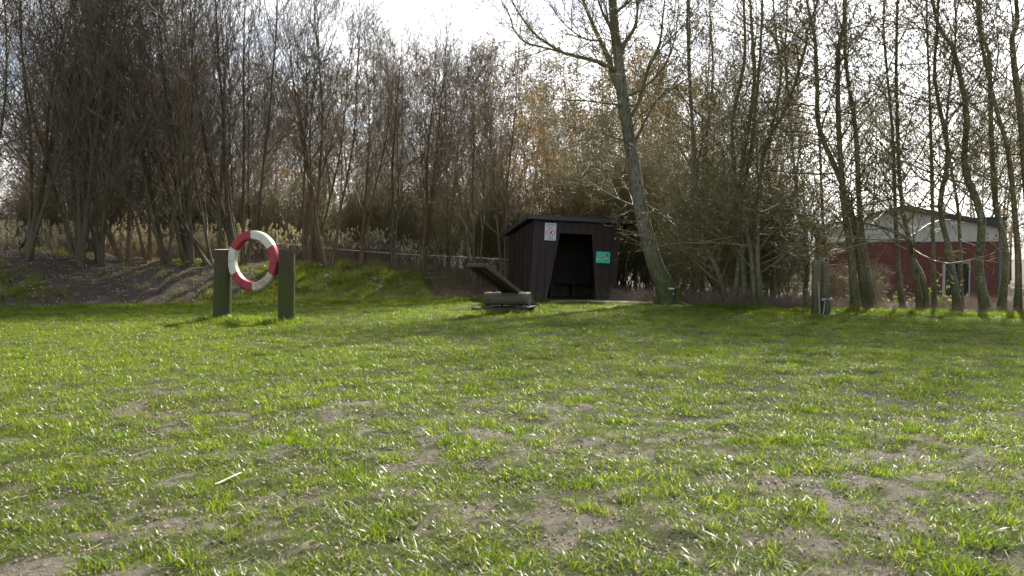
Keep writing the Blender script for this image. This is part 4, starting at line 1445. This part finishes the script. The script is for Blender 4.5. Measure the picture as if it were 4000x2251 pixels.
# roof: tilted slab with fascia
rx0, rx1 = -0.17, W + 0.47
ry0, ry1 = -0.18, D + 0.52
slope = -(HF - HB) / D
rf = bmesh.new()
def rz(y): return HF + 0.03 + slope * y
def roof_box(name, x0, x1, y0, y1, t0, t1, mat):
    bm = bmesh.new()
    vs = [bm.verts.new(v) for v in ((x0, y0, rz(y0) + t0), (x1, y0, rz(y0) + t0), (x1, y1, rz(y1) + t0), (x0, y1, rz(y1) + t0), (x0, y0, rz(y0) + t1), (x1, y0, rz(y0) + t1), (x1, y1, rz(y1) + t1), (x0, y1, rz(y1) + t1))]
    for f_ in ((0, 1, 2, 3), (7, 6, 5, 4), (0, 4, 5, 1), (1, 5, 6, 2), (2, 6, 7, 3), (3, 7, 4, 0)): bm.faces.new([vs[j] for j in f_])
    bmesh.ops.recalc_face_normals(bm, faces=bm.faces)
    return obj(name, bm, mat, sh)
rf.free()
roof_box('roof', rx0, rx1, ry0, ry1, 0.0, 0.05, M['roof_felt'])
roof_box('fascia_board', rx0 - 0.025, rx1 + 0.025, ry0 - 0.028, ry0 - 0.002, -0.05, 0.058, M['roof_felt'])
roof_box('fascia_board', rx0 - 0.028, rx0 - 0.002, ry0, ry1, -0.05, 0.058, M['roof_felt'])
roof_box('fascia_board', rx1 + 0.002, rx1 + 0.028, ry0, ry1, -0.05, 0.058, M['roof_felt'])
for xx in (0.3, 1.25, 2.2):
    roof_box('rafter', xx, xx + 0.06, 0.03, ry1 - 0.05, -0.10, -0.003, M['dark_beam'])
SHM = Matrix.Translation(sh.location) @ sh.rotation_euler.to_matrix().to_4x4()


def on_wall(x, z, y=-0.075):
    """matrix of a panel hung on the front wall: local x right, local y up, z out"""
    return SHM @ Matrix.Translation((x, y, z)) @ Matrix.Rotation(math.pi / 2, 4, 'X')


def flat(name, pts, z0, z1, mat, parent, holes=None):
    bm = bmesh.new()
    a = [bm.verts.new((x, y, z0)) for x, y in pts]; b = [bm.verts.new((x, y, z1)) for x, y in pts]
    n_ = len(pts)
    bm.faces.new(a[::-1]); bm.faces.new(b)
    for i_ in range(n_): bm.faces.new((a[i_], a[(i_ + 1) % n_], b[(i_ + 1) % n_], b[i_]))
    bmesh.ops.recalc_face_normals(bm, faces=bm.faces)
    return obj(name, bm, mat, parent)


def rect_frame(bm, w_, h_, t_, z0, z1):
    for (cx, cy, sx, sy) in ((0, h_ / 2 - t_ / 2, w_, t_), (0, -h_ / 2 + t_ / 2, w_, t_), (-w_ / 2 + t_ / 2, 0, t_, h_ - 2 * t_), (w_ / 2 - t_ / 2, 0, t_, h_ - 2 * t_)):
        box(bm, (cx, cy, (z0 + z1) / 2), (sx, sy, z1 - z0))


def annulus(bm, r0, r1, z0, z1, n_=40, cx=0, cy=0):
    vs = []
    for i_ in range(n_):
        a = 2 * math.pi * i_ / n_
        c, s = math.cos(a), math.sin(a)
        vs.append([bm.verts.new((cx + r * c, cy + r * s, z)) for r, z in ((r0, z0), (r1, z0), (r1, z1), (r0, z1))])
    for i_ in range(n_):
        p, q = vs[i_], vs[(i_ + 1) % n_]
        for j in range(4): bm.faces.new((p[j], p[(j + 1) % 4], q[(j + 1) % 4], q[j]))
    bmesh.ops.recalc_face_normals(bm, faces=bm.faces)


def text(name, body, size, loc, mat, parent, shear=0.0, sx=1.0, offs=0.0):
    c = bpy.data.curves.new(name, 'FONT')
    c.body = body; c.size = size; c.align_x = 'CENTER'; c.align_y = 'CENTER'; c.extrude = 0.0008; c.shear = shear; c.offset = offs
    tmp = bpy.data.objects.new('tmp', c); COL.objects.link(tmp)
    bpy.context.view_layer.update()
    me = bpy.data.meshes.new_from_object(tmp.evaluated_get(bpy.context.evaluated_depsgraph_get()))
    bpy.data.objects.remove(tmp); bpy.data.curves.remove(c)
    me.materials.clear(); me.materials.append(mat)
    o_ = link(name, me, parent, loc)
    o_.scale = (sx, 1, 1)
    return o_


# dog sign: 12.. x 17.. photo px at 1024; real about 0.30 x 0.44 m
sg = empty('dog_sign')
sg.matrix_world = on_wall(0.505, 1.885)
tag(sg, 'white notice with a crossed out squatting dog, screwed high left of the doorway', 'sign')
bm = bmesh.new(); box(bm, (0, 0, 0.002), (0.325, 0.47, 0.004)); obj('plate', bm, M['white'], sg)
bm = bmesh.new(); rect_frame(bm, 0.275, 0.42, 0.009, 0.0045, 0.0055); obj('border', bm, M['black'], sg)
text('lettering', 'HIER IST KEIN', 0.036, (0, 0.170, 0.006), M['black'], sg, 0, 0.98, 0.0012)
text('lettering', 'HUNDEKLO!', 0.036, (0, 0.115, 0.006), M['black'], sg, 0, 0.98, 0.0012)
text('lettering', 'Danke!', 0.062, (0, -0.175, 0.006), M['black'], sg, 0.35, 0.98)
bm = bmesh.new(); annulus(bm, 0.095, 0.118, 0.0075, 0.0088, 40, 0, -0.03); obj('prohibition_ring', bm, M['signred'], sg)
bm = bmesh.new(); box(bm, (0, -0.03, 0.0082), (0.20, 0.019, 0.0012), Matrix.Rotation(R(-45), 3, 'Z')); obj('slash', bm, M['signred'], sg)
dog = [(0.018, 0.045), (0.028, 0.062), (0.040, 0.066), (0.050, 0.058), (0.064, 0.052), (0.064, 0.044), (0.050, 0.040), (0.044, 0.030), (0.040, 0.005), (0.036, -0.020), (0.040, -0.062), (0.030, -0.062), (0.024, -0.028), (0.010, -0.020), (-0.004, -0.030), (0.004, -0.046), (-0.006, -0.066), (-0.014, -0.064), (-0.010, -0.048), (-0.026, -0.030), (-0.030, -0.012), (-0.060, 0.012), (-0.062, 0.006), (-0.030, -0.022), (-0.020, 0.0), (0.0, 0.012), (0.012, 0.030)]
flat('dog_figure', [(x_, y_ - 0.03) for x_, y_ in dog], 0.0055, 0.0065, M['black'], sg)
flat('dropping', [(-0.062, -0.095), (-0.038, -0.095), (-0.044, -0.078), (-0.05, -0.07), (-0.056, -0.078)], 0.0055, 0.0065, M['black'], sg)

# teal picture board right of the doorway
ps = empty('picture_board')
ps.matrix_world = on_wall(2.075, 1.24, -0.072)
tag(ps, 'turquoise hand painted picture board right of the doorway of the shelter', 'sign')
bm = bmesh.new(); box(bm, (0, 0, 0.003), (0.42, 0.315, 0.006)); obj('plate', bm, M['teal'], ps)
for (x_, y_) in ((-0.19, 0.14), (0.19, -0.14)):
    bm = bmesh.new(); bmesh.ops.create_cone(bm, cap_ends=True, segments=8, radius1=0.008, radius2=0.006, depth=0.006, matrix=Matrix.Translation((x_, y_, 0.009))); obj('screw', bm, M['black'], ps)
flat('painted_hive', [(0.085, 0.02), (0.155, 0.02), (0.155, 0.06), (0.145, 0.10), (0.125, 0.125), (0.10, 0.11), (0.085, 0.07)], 0.0065, 0.0075, M['black'], ps)
flat('painted_hive', [(0.092, 0.05), (0.148, 0.05), (0.140, 0.095), (0.124, 0.115), (0.104, 0.102)], 0.008, 0.009, M['orange'], ps)
flat('painted_hive', [(0.092, 0.027), (0.148, 0.027), (0.148, 0.045), (0.092, 0.045)], 0.008, 0.009, M['tan'], ps)
flat('painted_grasshopper', [(-0.13, -0.005), (-0.10, 0.02), (-0.055, 0.03), (-0.03, 0.06), (-0.028, 0.03), (-0.05, -0.005), (-0.06, 0.008), (-0.09, -0.012)], 0.0065, 0.0075, M['tan'], ps)
for (cx, cy, r_, mt) in ((-0.155, -0.065, 0.034, 'pink'), (-0.155, -0.065, 0.018, 'tan'), (-0.155, -0.065, 0.011, 'white'), (-0.035, -0.09, 0.022, 'pink'), (-0.035, -0.09, 0.010, 'white'), (0.03, -0.02, 0.02, 'tan'), (0.06, -0.018, 0.017, 'orange'), (0.10, -0.035, 0.024, 'pink'), (0.10, -0.035, 0.011, 'white')):
    n_ = 14
    pts_ = [(cx + r_ * (1 if i_ % 2 else 0.62) * math.cos(i_ * 2 * math.pi / n_), cy + r_ * (1 if i_ % 2 else 0.62) * math.sin(i_ * 2 * math.pi / n_)) for i_ in range(n_)]
    zz = {'pink': 0.0066, 'tan': 0.0078, 'white': 0.009, 'orange': 0.0078}[mt]
    flat('painted_flower', pts_, zz, zz + 0.0008, M[mt], ps)
flat('painted_bird', [(0.055, -0.085), (0.075, -0.10), (0.095, -0.105), (0.105, -0.085), (0.115, -0.07), (0.09, -0.08), (0.07, -0.075)], 0.0066, 0.0076, M['darkteal'], ps)
for xx in (-0.16, -0.145):
    flat('painted_stem', [(xx - 0.003, -0.14), (xx + 0.003, -0.14), (xx + 0.003, -0.10), (xx - 0.003, -0.10)], 0.0066, 0.0074, M['darkteal'], ps)


# ------------------------------------------------------------------ ring between two posts
def round_post(name, mat, endmat, r, h, label, cat, loc, cut=(0, 0), seed=1, bulge=None, group=None, tiltx=0.0):
    root_ = empty(name, loc)
    rg_ = random.Random(seed)
    bm_ = bmesh.new(); n_ = 28; rings = []
    hs_ = [-0.25] + [h * k_ / 12 for k_ in range(13)]
    for zz in hs_:
        ring = []
        for i_ in range(n_):
            a = 2 * math.pi * i_ / n_
            rr_ = r * (1.04 - 0.05 * max(zz, 0) / h) * (1 + 0.02 * math.sin(3 * a + seed) + 0.012 * math.sin(7 * a + zz * 3))
            if bulge: rr_ += 0.018 * math.exp(-((zz - bulge) / 0.05) ** 2) * (1 + 0.5 * math.sin(a))
            x_, y_ = rr_ * math.cos(a) + tiltx * zz, rr_ * math.sin(a)
            z_ = zz + (cut[0] * x_ + cut[1] * y_ if zz == hs_[-1] else 0)
            ring.append(bm_.verts.new((x_, y_, z_)))
        rings.append(ring)
    for a_, b_ in zip(rings[:-1], rings[1:]):
        for i_ in range(n_): bm_.faces.new((a_[i_], a_[(i_ + 1) % n_], b_[(i_ + 1) % n_], b_[i_]))
    topv = [v.co.copy() for v in rings[-1]]
    obj('shaft', bm_, mat, root_, True)
    bm_ = bmesh.new()
    f_ = bm_.faces.new([bm_.verts.new(v * 1.0) for v in topv])
    r_ = bmesh.ops.inset_region(bm_, faces=[f_], thickness=0.012, depth=0.006)
    obj('top', bm_, endmat, root_)
    tag(root_, label, cat, group)
    return root_


lp = at(868, 1258, 15.45)
round_post('wooden_post', M['post_wood'], M['end_grain'], 0.163, 1.385, 'left mossy green round post holding the red and white ring', 'post', (lp.x, 15.45, -0.01), (0, 0.05), 3, None, 'posts holding the ring', 0.03)
rp_ = at(1118, 1250, 15.0)
round_post('wooden_post', M['post_wood'], M['end_grain'], 0.150, 1.33, 'right dark streaked post with a knot, holding the ring on its right side', 'post', (rp_.x, 15.0, -0.01), (-0.22, -0.28), 8, 0.92, 'posts holding the ring', 0.02)

rc = at(990, 1019, 15.22)
ring = empty('lifebuoy_ring', rc)
ring.rotation_euler = (0, R(-1), -R(21))
tag(ring, 'red and white segmented climbing ring hung between two round posts', 'ring')


def ring_seg(a0, a1, mat, label=None):
    ro, ri, th_ = 0.575, 0.410, 0.135
    ch = 0.022
    prof = [(ri, -th_ / 2 + ch), (ri + ch, -th_ / 2), (ro - ch, -th_ / 2), (ro, -th_ / 2 + ch), (ro, th_ / 2 - ch), (ro - ch, th_ / 2), (ri + ch, th_ / 2), (ri, th_ / 2 - ch)]
    g_ = 0.35
    n_ = max(4, int((a1 - a0) / 4))
    bm_ = bmesh.new(); rings = []
    for k_ in range(n_ + 1):
        a = R(a0 + g_ + (a1 - a0 - 2 * g_) * k_ / n_)
        rings.append([bm_.verts.new((r_ * math.cos(a), y_, r_ * math.sin(a))) for r_, y_ in prof])
    for p, q in zip(rings[:-1], rings[1:]):
        for j in range(8): bm_.faces.new((p[j], p[(j + 1) % 8], q[(j + 1) % 8], q[j]))
    bm_.faces.new(rings[0]); bm_.faces.new(rings[-1][::-1])
    bmesh.ops.recalc_face_normals(bm_, faces=bm_.faces)
    o_ = obj('ring_segment', bm_, mat, ring)
    if label: o_['label'] = label
    return o_


for a0, a1, mt, lb in ((30, 60, 'ring_white', 'white segment, upper right'), (60, 90, 'ring_white', 'white segment at the top'), (90, 150, 'ring_red', 'long red segment, upper left'), (150, 180, 'ring_white', 'white segment above the left crack'), (180, 210, 'ring_white', 'scratched white segment below the left crack'), (210, 240, 'ring_red', 'red segment, lower left'), (240, 270, 'ring_red', 'red segment at the bottom'), (270, 330, 'ring_dirty', 'brown stained white segment, lower right'), (330, 360, 'ring_red', 'red segment below the right crack'), (0, 30, 'ring_red', 'red segment above the right crack')):
    ring_seg(a0, a1, M[mt], lb)

# ------------------------------------------------------------------ seesaw
yaw = R(-24)
ss = empty('log_seesaw', (0, 0, 0))
tag(ss, 'weathered seesaw, a plank tipped up to the left across a thick log', 'seesaw')
pv = at(1982, 1178, 17.75)
ss.location = (pv.x, 17.75, -0.02)
ss.rotation_euler = (0, 0, yaw)
# log along local x
bm = bmesh.new(); n_ = 24; rings = []
for k_ in range(13):
    u = (-0.54, -0.53, -0.44, -0.34, -0.23, -0.11, 0.0, 0.11, 0.23, 0.34, 0.44, 0.53, 0.54)[k_]
    lr = [0.146 + 0.010 * math.sin(3 * a_ + k_ * .4) + 0.008 * math.sin(7 * a_ + k_ * 1.7) - (0.012 if k_ in (0, 12) else 0) for a_ in [2 * math.pi * i_ / n_ for i_ in range(n_)]]
    rings.append([bm.verts.new((u, lr[i_] * math.cos(2 * math.pi * i_ / n_), 0.315 + lr[i_] * math.sin(2 * math.pi * i_ / n_))) for i_ in range(n_)])
for p, q in zip(rings[:-1], rings[1:]):
    for j in range(n_): bm.faces.new((p[j], p[(j + 1) % n_], q[(j + 1) % n_], q[j]))
bm.faces.new(rings[0]); bm.faces.new(rings[-1][::-1])
bmesh.ops.recalc_face_normals(bm, faces=bm.faces)
lg = obj('log', bm, M['log_wood'], ss, True)
for pl_ in lg.data.polygons:
    if len(pl_.vertices) > 4: pl_.use_smooth = False
for (cx, cy, cz, sx, sy, sz) in ((-0.08, -0.24, 0.065, 1.34, 0.15, 0.11), (-0.04, 0.16, 0.095, 1.20, 0.13, 0.12), (-0.37, -0.02, 0.14, 0.30, 0.44, 0.035), (0.47, -0.02, 0.145, 0.30, 0.52, 0.035)):
    bm = bmesh.new(); box(bm, (cx, cy, cz), (sx, sy, sz)); obj('sleeper', bm, M['seesaw_wood'], ss, False, 0.006)
# plank along local y, high end towards the camera (-y) ; local frame tilt
pk = link('plank', None, ss, (0.09, 0.0, 0.475))
ang_ = math.radians(21)
pk.rotation_euler = (-ang_, 0, R(-3))
bm = bmesh.new(); box(bm, (0, -0.14, 0.02), (0.37, 3.05, 0.035)); obj('board', bm, M['seesaw_wood'], pk, False, 0.004)
for sx in (-1, 1):
    bm = bmesh.new(); box(bm, (sx * 0.13, -0.30, -0.025), (0.045, 2.7, 0.055)); obj('batten', bm, M['seesaw_wood'], pk, False, 0.004)
for sx in (-1, 1):
    bm = bmesh.new(); box(bm, (sx * 0.200, -0.14, 0.0), (0.028, 3.05, 0.085)); obj('side_rail', bm, M['seesaw_wood'], pk, False, 0.004)
bm = bmesh.new(); box(bm, (0, -1.68, 0.0), (0.43, 0.03, 0.085)); obj('end_rail', bm, M['seesaw_wood'], pk, False, 0.004)

# ------------------------------------------------------------------ wooden play pump on the right
pm = empty('play_post_group', (0, 0, 0))
pm.name = 'wooden_play_station'
tag(pm, 'tall twin grey wooden posts with chains and short notched stumps before the alders', 'play equipment')
q = at(3205, 1232, 16.9)
pm.location = (q.x, 16.9, -0.02)
def lx(px): return (px - 3205) / F * 16.9
def plain_post(name, px0, px1, ptop, yy, seed, par, mat, notch=False):
    r = (px1 - px0) / 2 / F * 16.9; h = EYE + (1000 - ptop) / F * 16.9 + 0.02
    bm_ = bmesh.new(); n_ = 18; rings_ = []
    for zz in [-0.2] + [h * k_ / 8 for k_ in range(9)]:
        rings_.append([bm_.verts.new((lx((px0 + px1) / 2) + r * (1 + 0.02 * math.sin(3 * a_ + seed + zz)) * math.cos(a_), yy + r * math.sin(a_), zz)) for a_ in [2 * math.pi * i_ / n_ for i_ in range(n_)]])
    for p, s_ in zip(rings_[:-1], rings_[1:]):
        for j in range(n_): bm_.faces.new((p[j], p[(j + 1) % n_], s_[(j + 1) % n_], s_[j]))
    bm_.faces.new(rings_[-1])
    o_ = obj(name, bm_, mat, par, True)
    for pl_ in o_.data.polygons:
        if len(pl_.vertices) > 4: pl_.use_smooth = False
    return o_
plain_post('tall_post', 3169, 3205, 1015, 0.0, 1, pm, M['grey_post'])
plain_post('tall_post', 3204, 3238, 1022, 0.06, 4, pm, M['grey_post'])
plain_post('short_post', 3236, 3262, 1110, 0.25, 6, pm, M['grey_post'])
# notched stump on the left
bm = bmesh.new(); x0_, x1_ = lx(3143), lx(3170)
prism(bm, [(x0_, 0.22), (x1_, 0.22), (x1_, 0.42), (x1_ - 0.03, 0.385), (x0_ + 0.075, 0.385), (x0_ + 0.055, 0.46), (x0_ + 0.045, 0.56), (x0_, 0.56)], -0.08, 0.08)
obj('notched_block', bm, M['grey_post'], pm, False, 0.006)
for (a, b, yy) in ((3199, 3218, -0.12), (3225, 3241, -0.10)):
    bm = bmesh.new(); bar(bm, (lx(a), yy - 0.05, 0.345), (lx(b), yy + 0.02, 0.35), 0.036, 14); obj('round_peg', bm, M['end_grain'], pm, True)
bm = bmesh.new(); box(bm, (lx(3222), -0.10, 0.20), (0.065, 0.08, 0.44)); obj('mossy_batten', bm, M['grey_post'], pm, False, 0.006)
def chain(top, bot, n_):
    c0 = link('chain', None, pm)
    for k_ in range(n_):
        p = Vector(top).lerp(Vector(bot), (k_ + 0.5) / n_)
        bm_ = bmesh.new()
        ln = (Vector(bot) - Vector(top)).length / n_ * 1.25
        V_ = []
        for i_ in range(10):
            a_ = 2 * math.pi * i_ / 10
            V_.append((0.014 * math.cos(a_), 0, ln / 2 * math.sin(a_)))
        Pn = np.array(V_ + [V_[0]])
        VV_, FF_ = tubes([(Pn[None], np.full((1, 11), 0.0045))], 4)
        me_ = mesh_np('link', VV_, FF_, M['metal'])
        bm_.free()
        o_ = link('link', me_, c0, p)
        o_.rotation_euler = (0, 0, (k_ % 2) * math.pi / 2 + 0.4)
chain((lx(3185), -0.125, 0.72), (lx(3191), -0.16, 0.02), 17)
chain((lx(3207), -0.20, 0.31), (lx(3200), -0.20, 0.01), 9)

# stump with a metal tap beside the poplar
q = at(2650, 1192, 20.2)
st_ = round_post('mossy_stump', M['post_wood'], M['end_grain'], 0.085, 0.49, 'short mossy stump post at the foot of the poplar', 'post', (q.x, q.y, -0.03), (0, 0), 5)
q = at(2630, 1190, 20.05)
tp = empty('metal_tap', (q.x, q.y, -0.03))
tag(tp, 'thin standpipe with a bright metal head between poplar and stump', 'tap')
bm = bmesh.new(); bar(bm, (0, 0, -0.1), (0, 0, 0.43), 0.012, 8); obj('pipe', bm, M['green_metal'], tp, True)
bm = bmesh.new(); box(bm, (-0.05, 0, 0.455), (0.15, 0.07, 0.035)); obj('head', bm, M['metal'], tp, False, 0.008)
bm = bmesh.new(); bar(bm, (-0.08, 0, 0.44), (-0.08, 0, 0.40), 0.01, 8); obj('spout', bm, M['metal'], tp, True)
bm = bmesh.new(); bar(bm, (0, -0.015, 0.30), (0, -0.015, 0.34), 0.02, 8); obj('valve', bm, M['metal'], tp, True)


# sticks
def stick(name, pts, r, label, mat, cat='stick'):
    P = poly(pts, 10)
    V_, F_ = tubes([(P[None], np.interp(np.linspace(0, 1, 11), [0, 0.3, 0.9, 1], [r * 0.35, r, r * 0.9, r * 0.5])[None])], 8)
    o_ = link(name, mesh_np(name, V_, F_, mat)); tag(o_, label, cat)
    return o_
def gp(px, py, lift=0.0):
    """ground point under a pixel"""
    d_ = at(px, py, 1.0) - Vector((0, 0, EYE))
    t_ = EYE / -d_.z
    p_ = Vector((0, 0, EYE)) + d_ * t_
    return (p_.x, p_.y, float(ground_h(p_.x, p_.y)) + lift)
stick('bleached_stick', [gp(838, 1912, 0.012), gp(870, 1898, 0.02), gp(905, 1886, 0.028), gp(943, 1874, 0.035)], 0.0075, 'pale bleached stick lying on the grass in the left foreground', M['stick'])
pa_ = at(2661, 1178, 20.1); pb_ = at(2698, 1195, 19.9)
stick('fallen_stick', [tuple(pa_), tuple(at(2678, 1188, 20.0)), tuple(pb_)], 0.014, 'light stick leaning away from the mossy stump by the poplar', M['stick'])
for j, (px, py, lab) in enumerate(((1385, 1452, 'small pale fragment lying in the lawn left of centre'),)):
    x_, y_, z_ = gp(px, py, 0.015)
    stick('wood_chip', [(x_ - 0.05, y_, z_), (x_, y_ + 0.01, z_ + 0.01), (x_ + 0.05, y_, z_)], 0.012, lab, M['stick'], 'wood chip')
# bent branch drooping over the bare bank
a_ = at(282, 1044, 20.0)
br_ = [tuple(at(x_, y_, Y_)) for x_, y_, Y_ in ((286, 1046, 20.1), (240, 1040, 19.9), (212, 1020, 19.8), (200, 980, 19.75), (180, 950, 19.7), (140, 920, 19.7), (110, 890, 19.7))]
stick('bent_branch', br_, 0.022, 'low bent branch curling off the foot of the stout willow', M['willow_bark'], 'branch')

# ------------------------------------------------------------------ brick building
BY = 35.0
bl = empty('brick_building', (0, 0, 0))
tag(bl, 'low red brick building with a pale gable, half hidden behind the alders', 'building')
bx0, bx1 = at(3225, 947, BY).x, at(3905, 947, BY).x
zb, zt = -1.0, at(3500, 947, BY).z
wall = link('wall', None, bl, (0, BY, 0))
bm = bmesh.new()
wx0, wx1 = at(3693, 1000, BY).x, at(3802, 1000, BY).x
wz0, wz1 = at(3700, 1158, BY).z, at(3700, 1022, BY).z
# backing with an opening
for (xa, xb, za, zc) in ((bx0, wx0, zb, zt), (wx1, bx1, zb, zt), (wx0, wx1, zb, wz0), (wx0, wx1, wz1, zt)):
    box(bm, ((xa + xb) / 2, 0.16, (za + zc) / 2), (xb - xa, 0.30, zc - za))
obj('mortar_backing', bm, M['mortar'], wall)
bw, bh = 0.24, 0.0833
bm = bmesh.new(); box(bm, (0, 0, 0), (bw - 0.012, 0.03, bh - 0.012)); bme = bpy.data.meshes.new('brick'); bm.to_mesh(bme); bm.free(); bme.materials.append(M['brick'])
bm = bmesh.new(); nb_ = 0
rows = int((zt - zb) / bh)
rb = random.Random(9)
cells = []
for r_ in range(rows):
    z_ = zt - (r_ + 0.5) * bh
    x_ = bx0 + (0 if r_ % 2 else -bw / 2)
    while x_ < bx1:
        a, b = max(x_, bx0), min(x_ + bw, bx1)
        x_ += bw
        if b - a < 0.05: continue
        if wz0 - 0.02 < z_ < wz1 + 0.02:
            if a > wx0 - 0.02 and b < wx1 + 0.02: continue
            if a < wx0 < b: b = wx0
            if a < wx1 < b: a = wx1
            if b - a < 0.04: continue
        cells.append((a, b, z_))
full = [c for c in cells if abs(c[1] - c[0] - bw) < 1e-6]
vis = sorted(full, key=lambda c: abs((c[0] + c[1]) / 2 - at(3460, 1000, BY).x) + 1.4 * abs(c[2] - 0.55))
single = set(vis[:300])
for c in cells:
    yy = -0.004 * rb.random()
    if c in single:
        o_ = bpy.data.objects.new('brick', bme); COL.objects.link(o_); o_.parent = wall; o_.location = ((c[0] + c[1]) / 2, yy, c[2])
    else:
        box(bm, ((c[0] + c[1]) / 2, yy, c[2]), (c[1] - c[0] - 0.012, 0.03, bh - 0.012))
o_ = obj('brickwork', bm, M['brick'], wall); o_['kind'] = 'stuff'
# gable of boards
apx, apz = at(3535, 825, BY).x, at(3535, 822, BY).z
elz, erz = at(3225, 893, BY).z, at(3905, 893, BY).z
gb = []
nbd = 12
for k_ in range(nbd):
    a = bx0 + (bx1 - bx0) * k_ / nbd + 0.004; b = bx0 + (bx1 - bx0) * (k_ + 1) / nbd - 0.004
    def gz(x_): return elz + (apz - elz) * (x_ - bx0) / (apx - bx0) if x_ < apx else apz + (erz - apz) * (x_ - apx) / (bx1 - apx)
    pl_ = [(a, zt + 0.01), (b, zt + 0.01), (b, gz(b))] + ([(apx, apz)] if a < apx < b else []) + [(a, gz(a))]
    bm = bmesh.new(); prism(bm, pl_, BY + 0.01, BY + 0.05); obj('gable_panel', bm, M['board'], bl)
bm = bmesh.new(); prism(bm, [(bx0, zt), (bx1, zt), (bx1, erz), (apx, apz), (bx0, elz)], BY + 0.06, BY + 0.2); obj('gable_backing', bm, M['mortar'], bl)
bm = bmesh.new(); box(bm, ((bx0 + bx1) / 2, BY - 0.02, zt + 0.0), (bx1 - bx0 + 0.02, 0.05, 0.02)); obj('drip_edge', bm, M['annex'], bl)
# roof slopes
def slab(x0, z0, x1, z1, t_, y0, y1, name, mat):
    bm_ = bmesh.new(); prism(bm_, [(x0, z0), (x1, z1), (x1, z1 + t_), (x0, z0 + t_)], y0, y1)
    return obj(name, bm_, mat, bl)
slab(bx0 - 0.12, elz - 0.03, apx - 0.003, apz + 0.002, 0.17, BY - 0.25, BY + 4, 'roof_slope', M['slate'])
slab(apx + 0.003, apz + 0.002, bx1 + 0.15, erz - 0.03, 0.17, BY - 0.25, BY + 4, 'roof_slope', M['slate'])
bm = bmesh.new(); box(bm, (bx0 + 0.15, BY + 2.1, (zb + zt + 0.6) / 2), (0.25, 3.6, zt - zb + 0.6)); obj('side_wall', bm, M['brick'], bl)
bm = bmesh.new(); box(bm, (bx1 - 0.15, BY + 2.1, (zb + zt + 0.6) / 2), (0.25, 3.6, zt - zb + 0.6)); obj('side_wall', bm, M['brick'], bl)
# window
wn = link('window', None, bl)
ft = 0.07
bm = bmesh.new()
for (cx, cz, sx, sz) in (((wx0 + wx1) / 2, wz1 - ft / 2, wx1 - wx0 - 0.01, ft), ((wx0 + wx1) / 2, wz0 + ft / 2, wx1 - wx0 - 0.01, ft), (wx0 + ft, (wz0 + wz1) / 2, ft * 1.8, wz1 - wz0 - 2 * ft), (wx1 - ft / 2 - 0.006, (wz0 + wz1) / 2, ft, wz1 - wz0 - 2 * ft)):
    box(bm, (cx, BY + 0.08, cz), (sx, 0.07, sz))
obj('frame', bm, M['frame'], wn)
bm = bmesh.new(); box(bm, (wx0 + (wx1 - wx0) * 0.55, BY + 0.085, (wz0 + wz1) / 2), (0.05, 0.05, wz1 - wz0 - 2 * ft)); obj('mullion', bm, M['slate'], wn)
bm = bmesh.new(); box(bm, ((wx0 + wx1) / 2, BY + 0.13, (wz0 + wz1) / 2), (wx1 - wx0 - 0.02, 0.012, wz1 - wz0 - 0.02)); obj('pane', bm, M['glass'], wn)
bm = bmesh.new(); box(bm, ((wx0 + wx1) / 2, BY - 0.03, wz0 - 0.035), (wx1 - wx0 + 0.14, 0.14, 0.05)); obj('sill', bm, M['slate'], wn)

pvt = Vector((bx0, BY, 0)); ra = R(-14)
S_ = Matrix.Diagonal((0.89, 1, 1))
bl.rotation_euler = (0, 0, ra); bl.scale = (0.89, 1, 1)
bl.location = pvt - Matrix.Rotation(ra, 3, 'Z') @ (S_ @ pvt)

# grey annex right of the gable
an = empty('grey_annex', (0, 0, 0))
tag(an, 'dark grey panelled building part rising behind the right end of the brick wall', 'building')
ax0, ax1 = at(3870, 900, 37).x, at(3955, 900, 37).x
az = at(3900, 853, 37).z
for k_ in range(4):
    a = ax0 + (ax1 - ax0) * k_ / 4
    bm = bmesh.new(); box(bm, (a + (ax1 - ax0) / 8, 37.6, (az - 1) / 2), ((ax1 - ax0) / 4 - 0.02, 0.06, az + 1)); obj('wall_panel', bm, M['annex'], an)
bm = bmesh.new(); box(bm, ((ax0 + ax1) / 2, 40, (az - 1) / 2 - 0.03), (ax1 - ax0 - 0.05, 4.6, az + 0.94)); obj('body', bm, M['annex'], an)
bm = bmesh.new(); box(bm, ((ax0 + ax1) / 2, 39.9, az + 0.04), (ax1 - ax0 + 0.1, 5, 0.08)); obj('roof', bm, M['slate'], an)
# railing right of it, low white rails
rl = empty('white_rail_fence', (0, 0, 0))
tag(rl, 'white horizontal rails glimpsed between the trunks at the right edge', 'railing')
for py in (1130, 1164, 1196):
    a, b = at(3955, py, 27.0), at(4120, py, 27.0)
    bm = bmesh.new(); bar(bm, a, b, 0.022, 8); obj('rail', bm, M['frame'], rl, True)
for px in (3958, 4115):
    a, b = at(px, 1124, 27.05), at(px, 1225, 27.05)
    bm = bmesh.new(); bar(bm, a, b, 0.03, 8); obj('rail_post', bm, M['frame'], rl, True)
print('woodland trees', nw, 'objects', len(bpy.data.objects), 'tris', sum(len(m_.polygons) * 2 for m_ in bpy.data.meshes))
